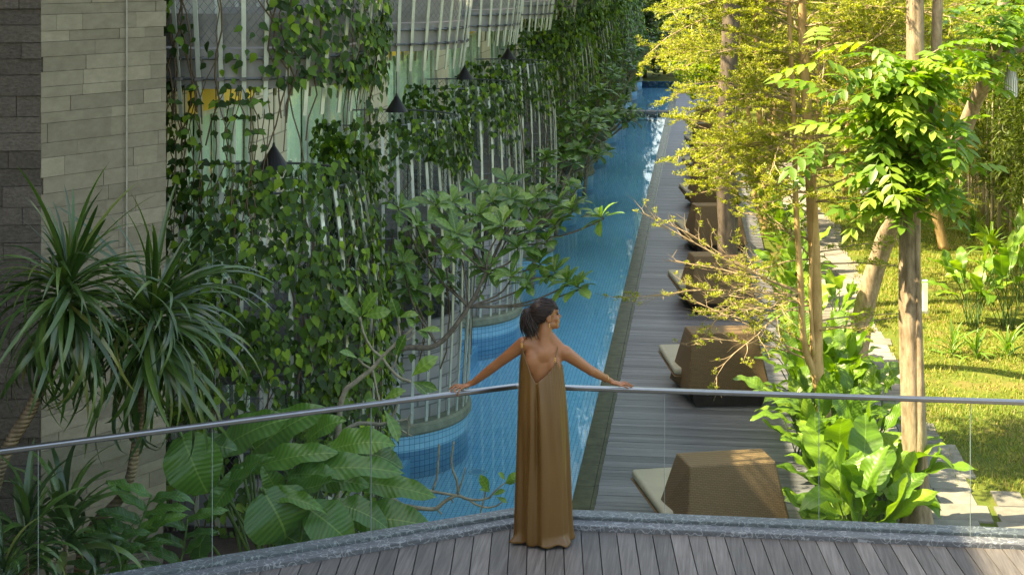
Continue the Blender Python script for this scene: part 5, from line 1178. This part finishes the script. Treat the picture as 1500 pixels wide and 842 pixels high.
# ------------------------------------------------------------------ bamboo grove
M['cane'] = bark_mat('bamboo_cane', (.30, .24, .13), (.55, .48, .32), 5, 0, .2); M['bamboo'] = leaf_mat('bamboo_leaf', [(0, (.16, .21, .022)), (.5, (.28, .33, .035)), (1, (.42, .43, .07))], .48, .5, .3, (1.3, 1.35, .5))  # sunlit yellow-green put into the bamboo leaf colour
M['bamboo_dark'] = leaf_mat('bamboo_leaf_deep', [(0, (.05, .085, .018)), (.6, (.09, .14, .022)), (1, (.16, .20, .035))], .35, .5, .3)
BLEAF = (np.array([(0, 0, 0), (.45, -.075, .02), (1, 0, -.12), (.45, .075, .02)]), np.array([(0, 1, 2, 3)]))
def bamboo_proto(seed, n_c, n_l, mat, leaf):
    rr = random.Random(seed); canes = []; pts = []
    for k in range(n_c):
        a = rr.uniform(0, 6.28); r = 1.0 * math.sqrt(rr.random()); x, y = r * math.cos(a), r * math.sin(a) * .8; h = rr.uniform(7.5, 10.5); lx, ly = rr.gauss(0, .5), rr.gauss(-.2, .5)
        pa = smooth_path([(x, y, 0), (x + lx * .1, y + ly * .1, h * .35), (x + lx * .6, y + ly * .6, h * .7), (x + lx * 1.8, y + ly * 1.8, h)], 4); mb = MB(); mb.tube(pa, list(np.linspace(.042, .012, len(pa))), 6); canes.append(mb.mesh('cane', M['cane'], True))
        for q in range(int(n_l / n_c)):
            z = 1.7 + (h - 1.7) * rr.random() ** .85; i = min(len(pa) - 1, int(z / h * (len(pa) - 1))); sp = .28 + .8 * rr.random() ** 1.5
            aa = rr.uniform(0, 6.28); pts.append(pa[i] + Vector((sp * math.cos(aa), sp * math.sin(aa), rr.gauss(-.1, .3))))
    P = np.array([tuple(p) for p in pts]); cl = (np.floor(rng.random(len(P)) * 6) / 6); m = len(P); P = np.repeat(P, 5, 0); m = len(P)
    a = rng.uniform(0, 6.283, m); e = rng.normal(-.45, .4, m); X = np.stack([np.cos(a)*np.cos(e), np.sin(a)*np.cos(e), np.sin(e)], 1); Y = np.stack([-np.sin(a), np.cos(a), np.zeros(m)], 1) + rng.normal(0, .35, (m, 3)); Z = np.cross(X, Y); Z /= np.linalg.norm(Z, axis=1)[:, None]; Y = np.cross(Z, X)
    s = leaf * rng.uniform(.6, 1.25, m); A = np.zeros((m, 4, 4), np.float32)
    for c, v in enumerate((X, Y, Z)): A[:, :3, c] = v * s[:, None]
    A[:, :3, 3] = P + rng.normal(0, .06, (m, 3)); A[:, 3, 3] = 1
    o = merged('foliage', BLEAF, A, mat, None, False); me = o.data; bpy.data.objects.remove(o); return canes, me
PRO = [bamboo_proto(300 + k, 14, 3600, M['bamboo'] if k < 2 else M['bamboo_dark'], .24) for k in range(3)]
def bamboo(x, y, k, rz, sc, lab, canes=True, grp=None):
    t = thing('bamboo_clump', (x, y, -.012), lab, 'bamboo', grp, rz); t.scale = (sc, sc, sc)
    for me in (PRO[k][0] if canes else PRO[k][0][:4]): put('cane', me, t)
    put('foliage', PRO[k][1], t, kind='stuff')
rr = random.Random(12); q = 0
for j in range(17):                                     # along the garden wall
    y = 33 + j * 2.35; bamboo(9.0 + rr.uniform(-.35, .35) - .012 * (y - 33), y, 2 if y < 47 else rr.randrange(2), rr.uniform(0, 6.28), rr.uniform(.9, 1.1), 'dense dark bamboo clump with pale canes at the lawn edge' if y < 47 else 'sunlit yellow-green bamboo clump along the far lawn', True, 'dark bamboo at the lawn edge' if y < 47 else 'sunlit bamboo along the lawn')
for j in range(16): bamboo(11.6 + rr.uniform(-.4, .4), 31 + j * 3.0, rr.choice((0, 1, 2)), rr.uniform(0, 6.28), 1.12, 'bamboo clump filling the grove behind the first row', False, 'bamboo behind the first row')
for j in range(6): bamboo(3.2 + j * 1.35 + rr.uniform(-.2, .2), 70.5 + rr.uniform(-.6, .6), j % 2, rr.uniform(0, 6.28), rr.uniform(.9, 1.05), 'sunlit bamboo clump closing the far end of the lawn', True, 'bamboo closing the lawn')
for j in range(7): bamboo(2.4 + j * 1.8, 77 + rr.uniform(-1, 1), rr.randrange(3), rr.uniform(0, 6.28), 1.1, 'bamboo clump behind the far end of the lawn', False, 'bamboo behind the lawn end')
# ------------------------------------------------------------------ trees closing the far end of the pool
FARL = (np.array([(0, 0, 0), (.5, -.3, .08), (1, 0, -.1), (.5, .3, .08)]), np.array([(0, 1, 2, 3)]))
M['far_leaf'] = leaf_mat('deep_green_leaf', [(0, (.025, .05, .012)), (.6, (.045, .085, .018)), (1, (.08, .13, .025))], .25, .5, .4)
def far_tree(x, y, h, w_, lab, seed, z0=.0, n=900, grp=None):
    rr = random.Random(seed); t = thing('leafy_tree', (x, y, -.06), lab, 'tree', grp); mb = MB(); mb.tube([(0, 0, 0), (.1, 0, h * .4), (0, .1, h * .8)], [.22, .16, .06], 8); mb.build('trunk', M['dark_bark'], t, smooth=True)
    cs = [Vector((rr.gauss(0, w_ * .45), rr.gauss(0, w_ * .45), lerp(z0 + .4, h, rr.random()))) for _ in range(40)]
    pts = [rr.choice(cs) + Vector((rr.gauss(0, .38), rr.gauss(0, .38), rr.gauss(0, .28))) for _ in range(n)]
    merged('crown', FARL, rosettes(pts, rr, 6, .30), M['far_leaf'], t)
for j, (x, y, h, w_) in enumerate(((-7.5, 103, 9, 2.4), (-5.4, 101, 7, 1.8), (-4.0, 102, 5.0, 1.5), (-2.6, 105, 2.6, 1.3), (-.9, 104, 2.6, 1.3), (1.0, 101, 3.2, 1.5), (3.5, 98, 7.5, 2.6), (-9.5, 108, 10, 3), (6.5, 96, 8.5, 2.8), (1.9, 88, 4.2, 1.5), (2.2, 80, 4.5, 1.5))):
    far_tree(x, y, h, w_, ('tall dark tree behind the end of the hotel', 'dark tree at the left corner of the far pool end', 'bushy tree hanging over the far pool end', 'low hedge bush at the far pool end', 'low hedge bush at the far end of the deck', 'bush where the far deck meets the garden', 'tall tree beyond the end of the daybeds', 'tallest dark tree behind the hotel end', 'tall tree behind the far bamboo', 'leafy shrub tree beside the farthest deck', 'leafy shrub tree beside the last daybed')[j], 400 + j, 0, int(300 * w_ * (h / 5)))

for j in range(15):
    far_tree(-22 + j * 3.4, 150 + 4 * math.sin(j * 2.1), 6.3, 2.6, 'distant tree in the row beyond the garden', 450 + j, 0, 900, 'distant tree row')
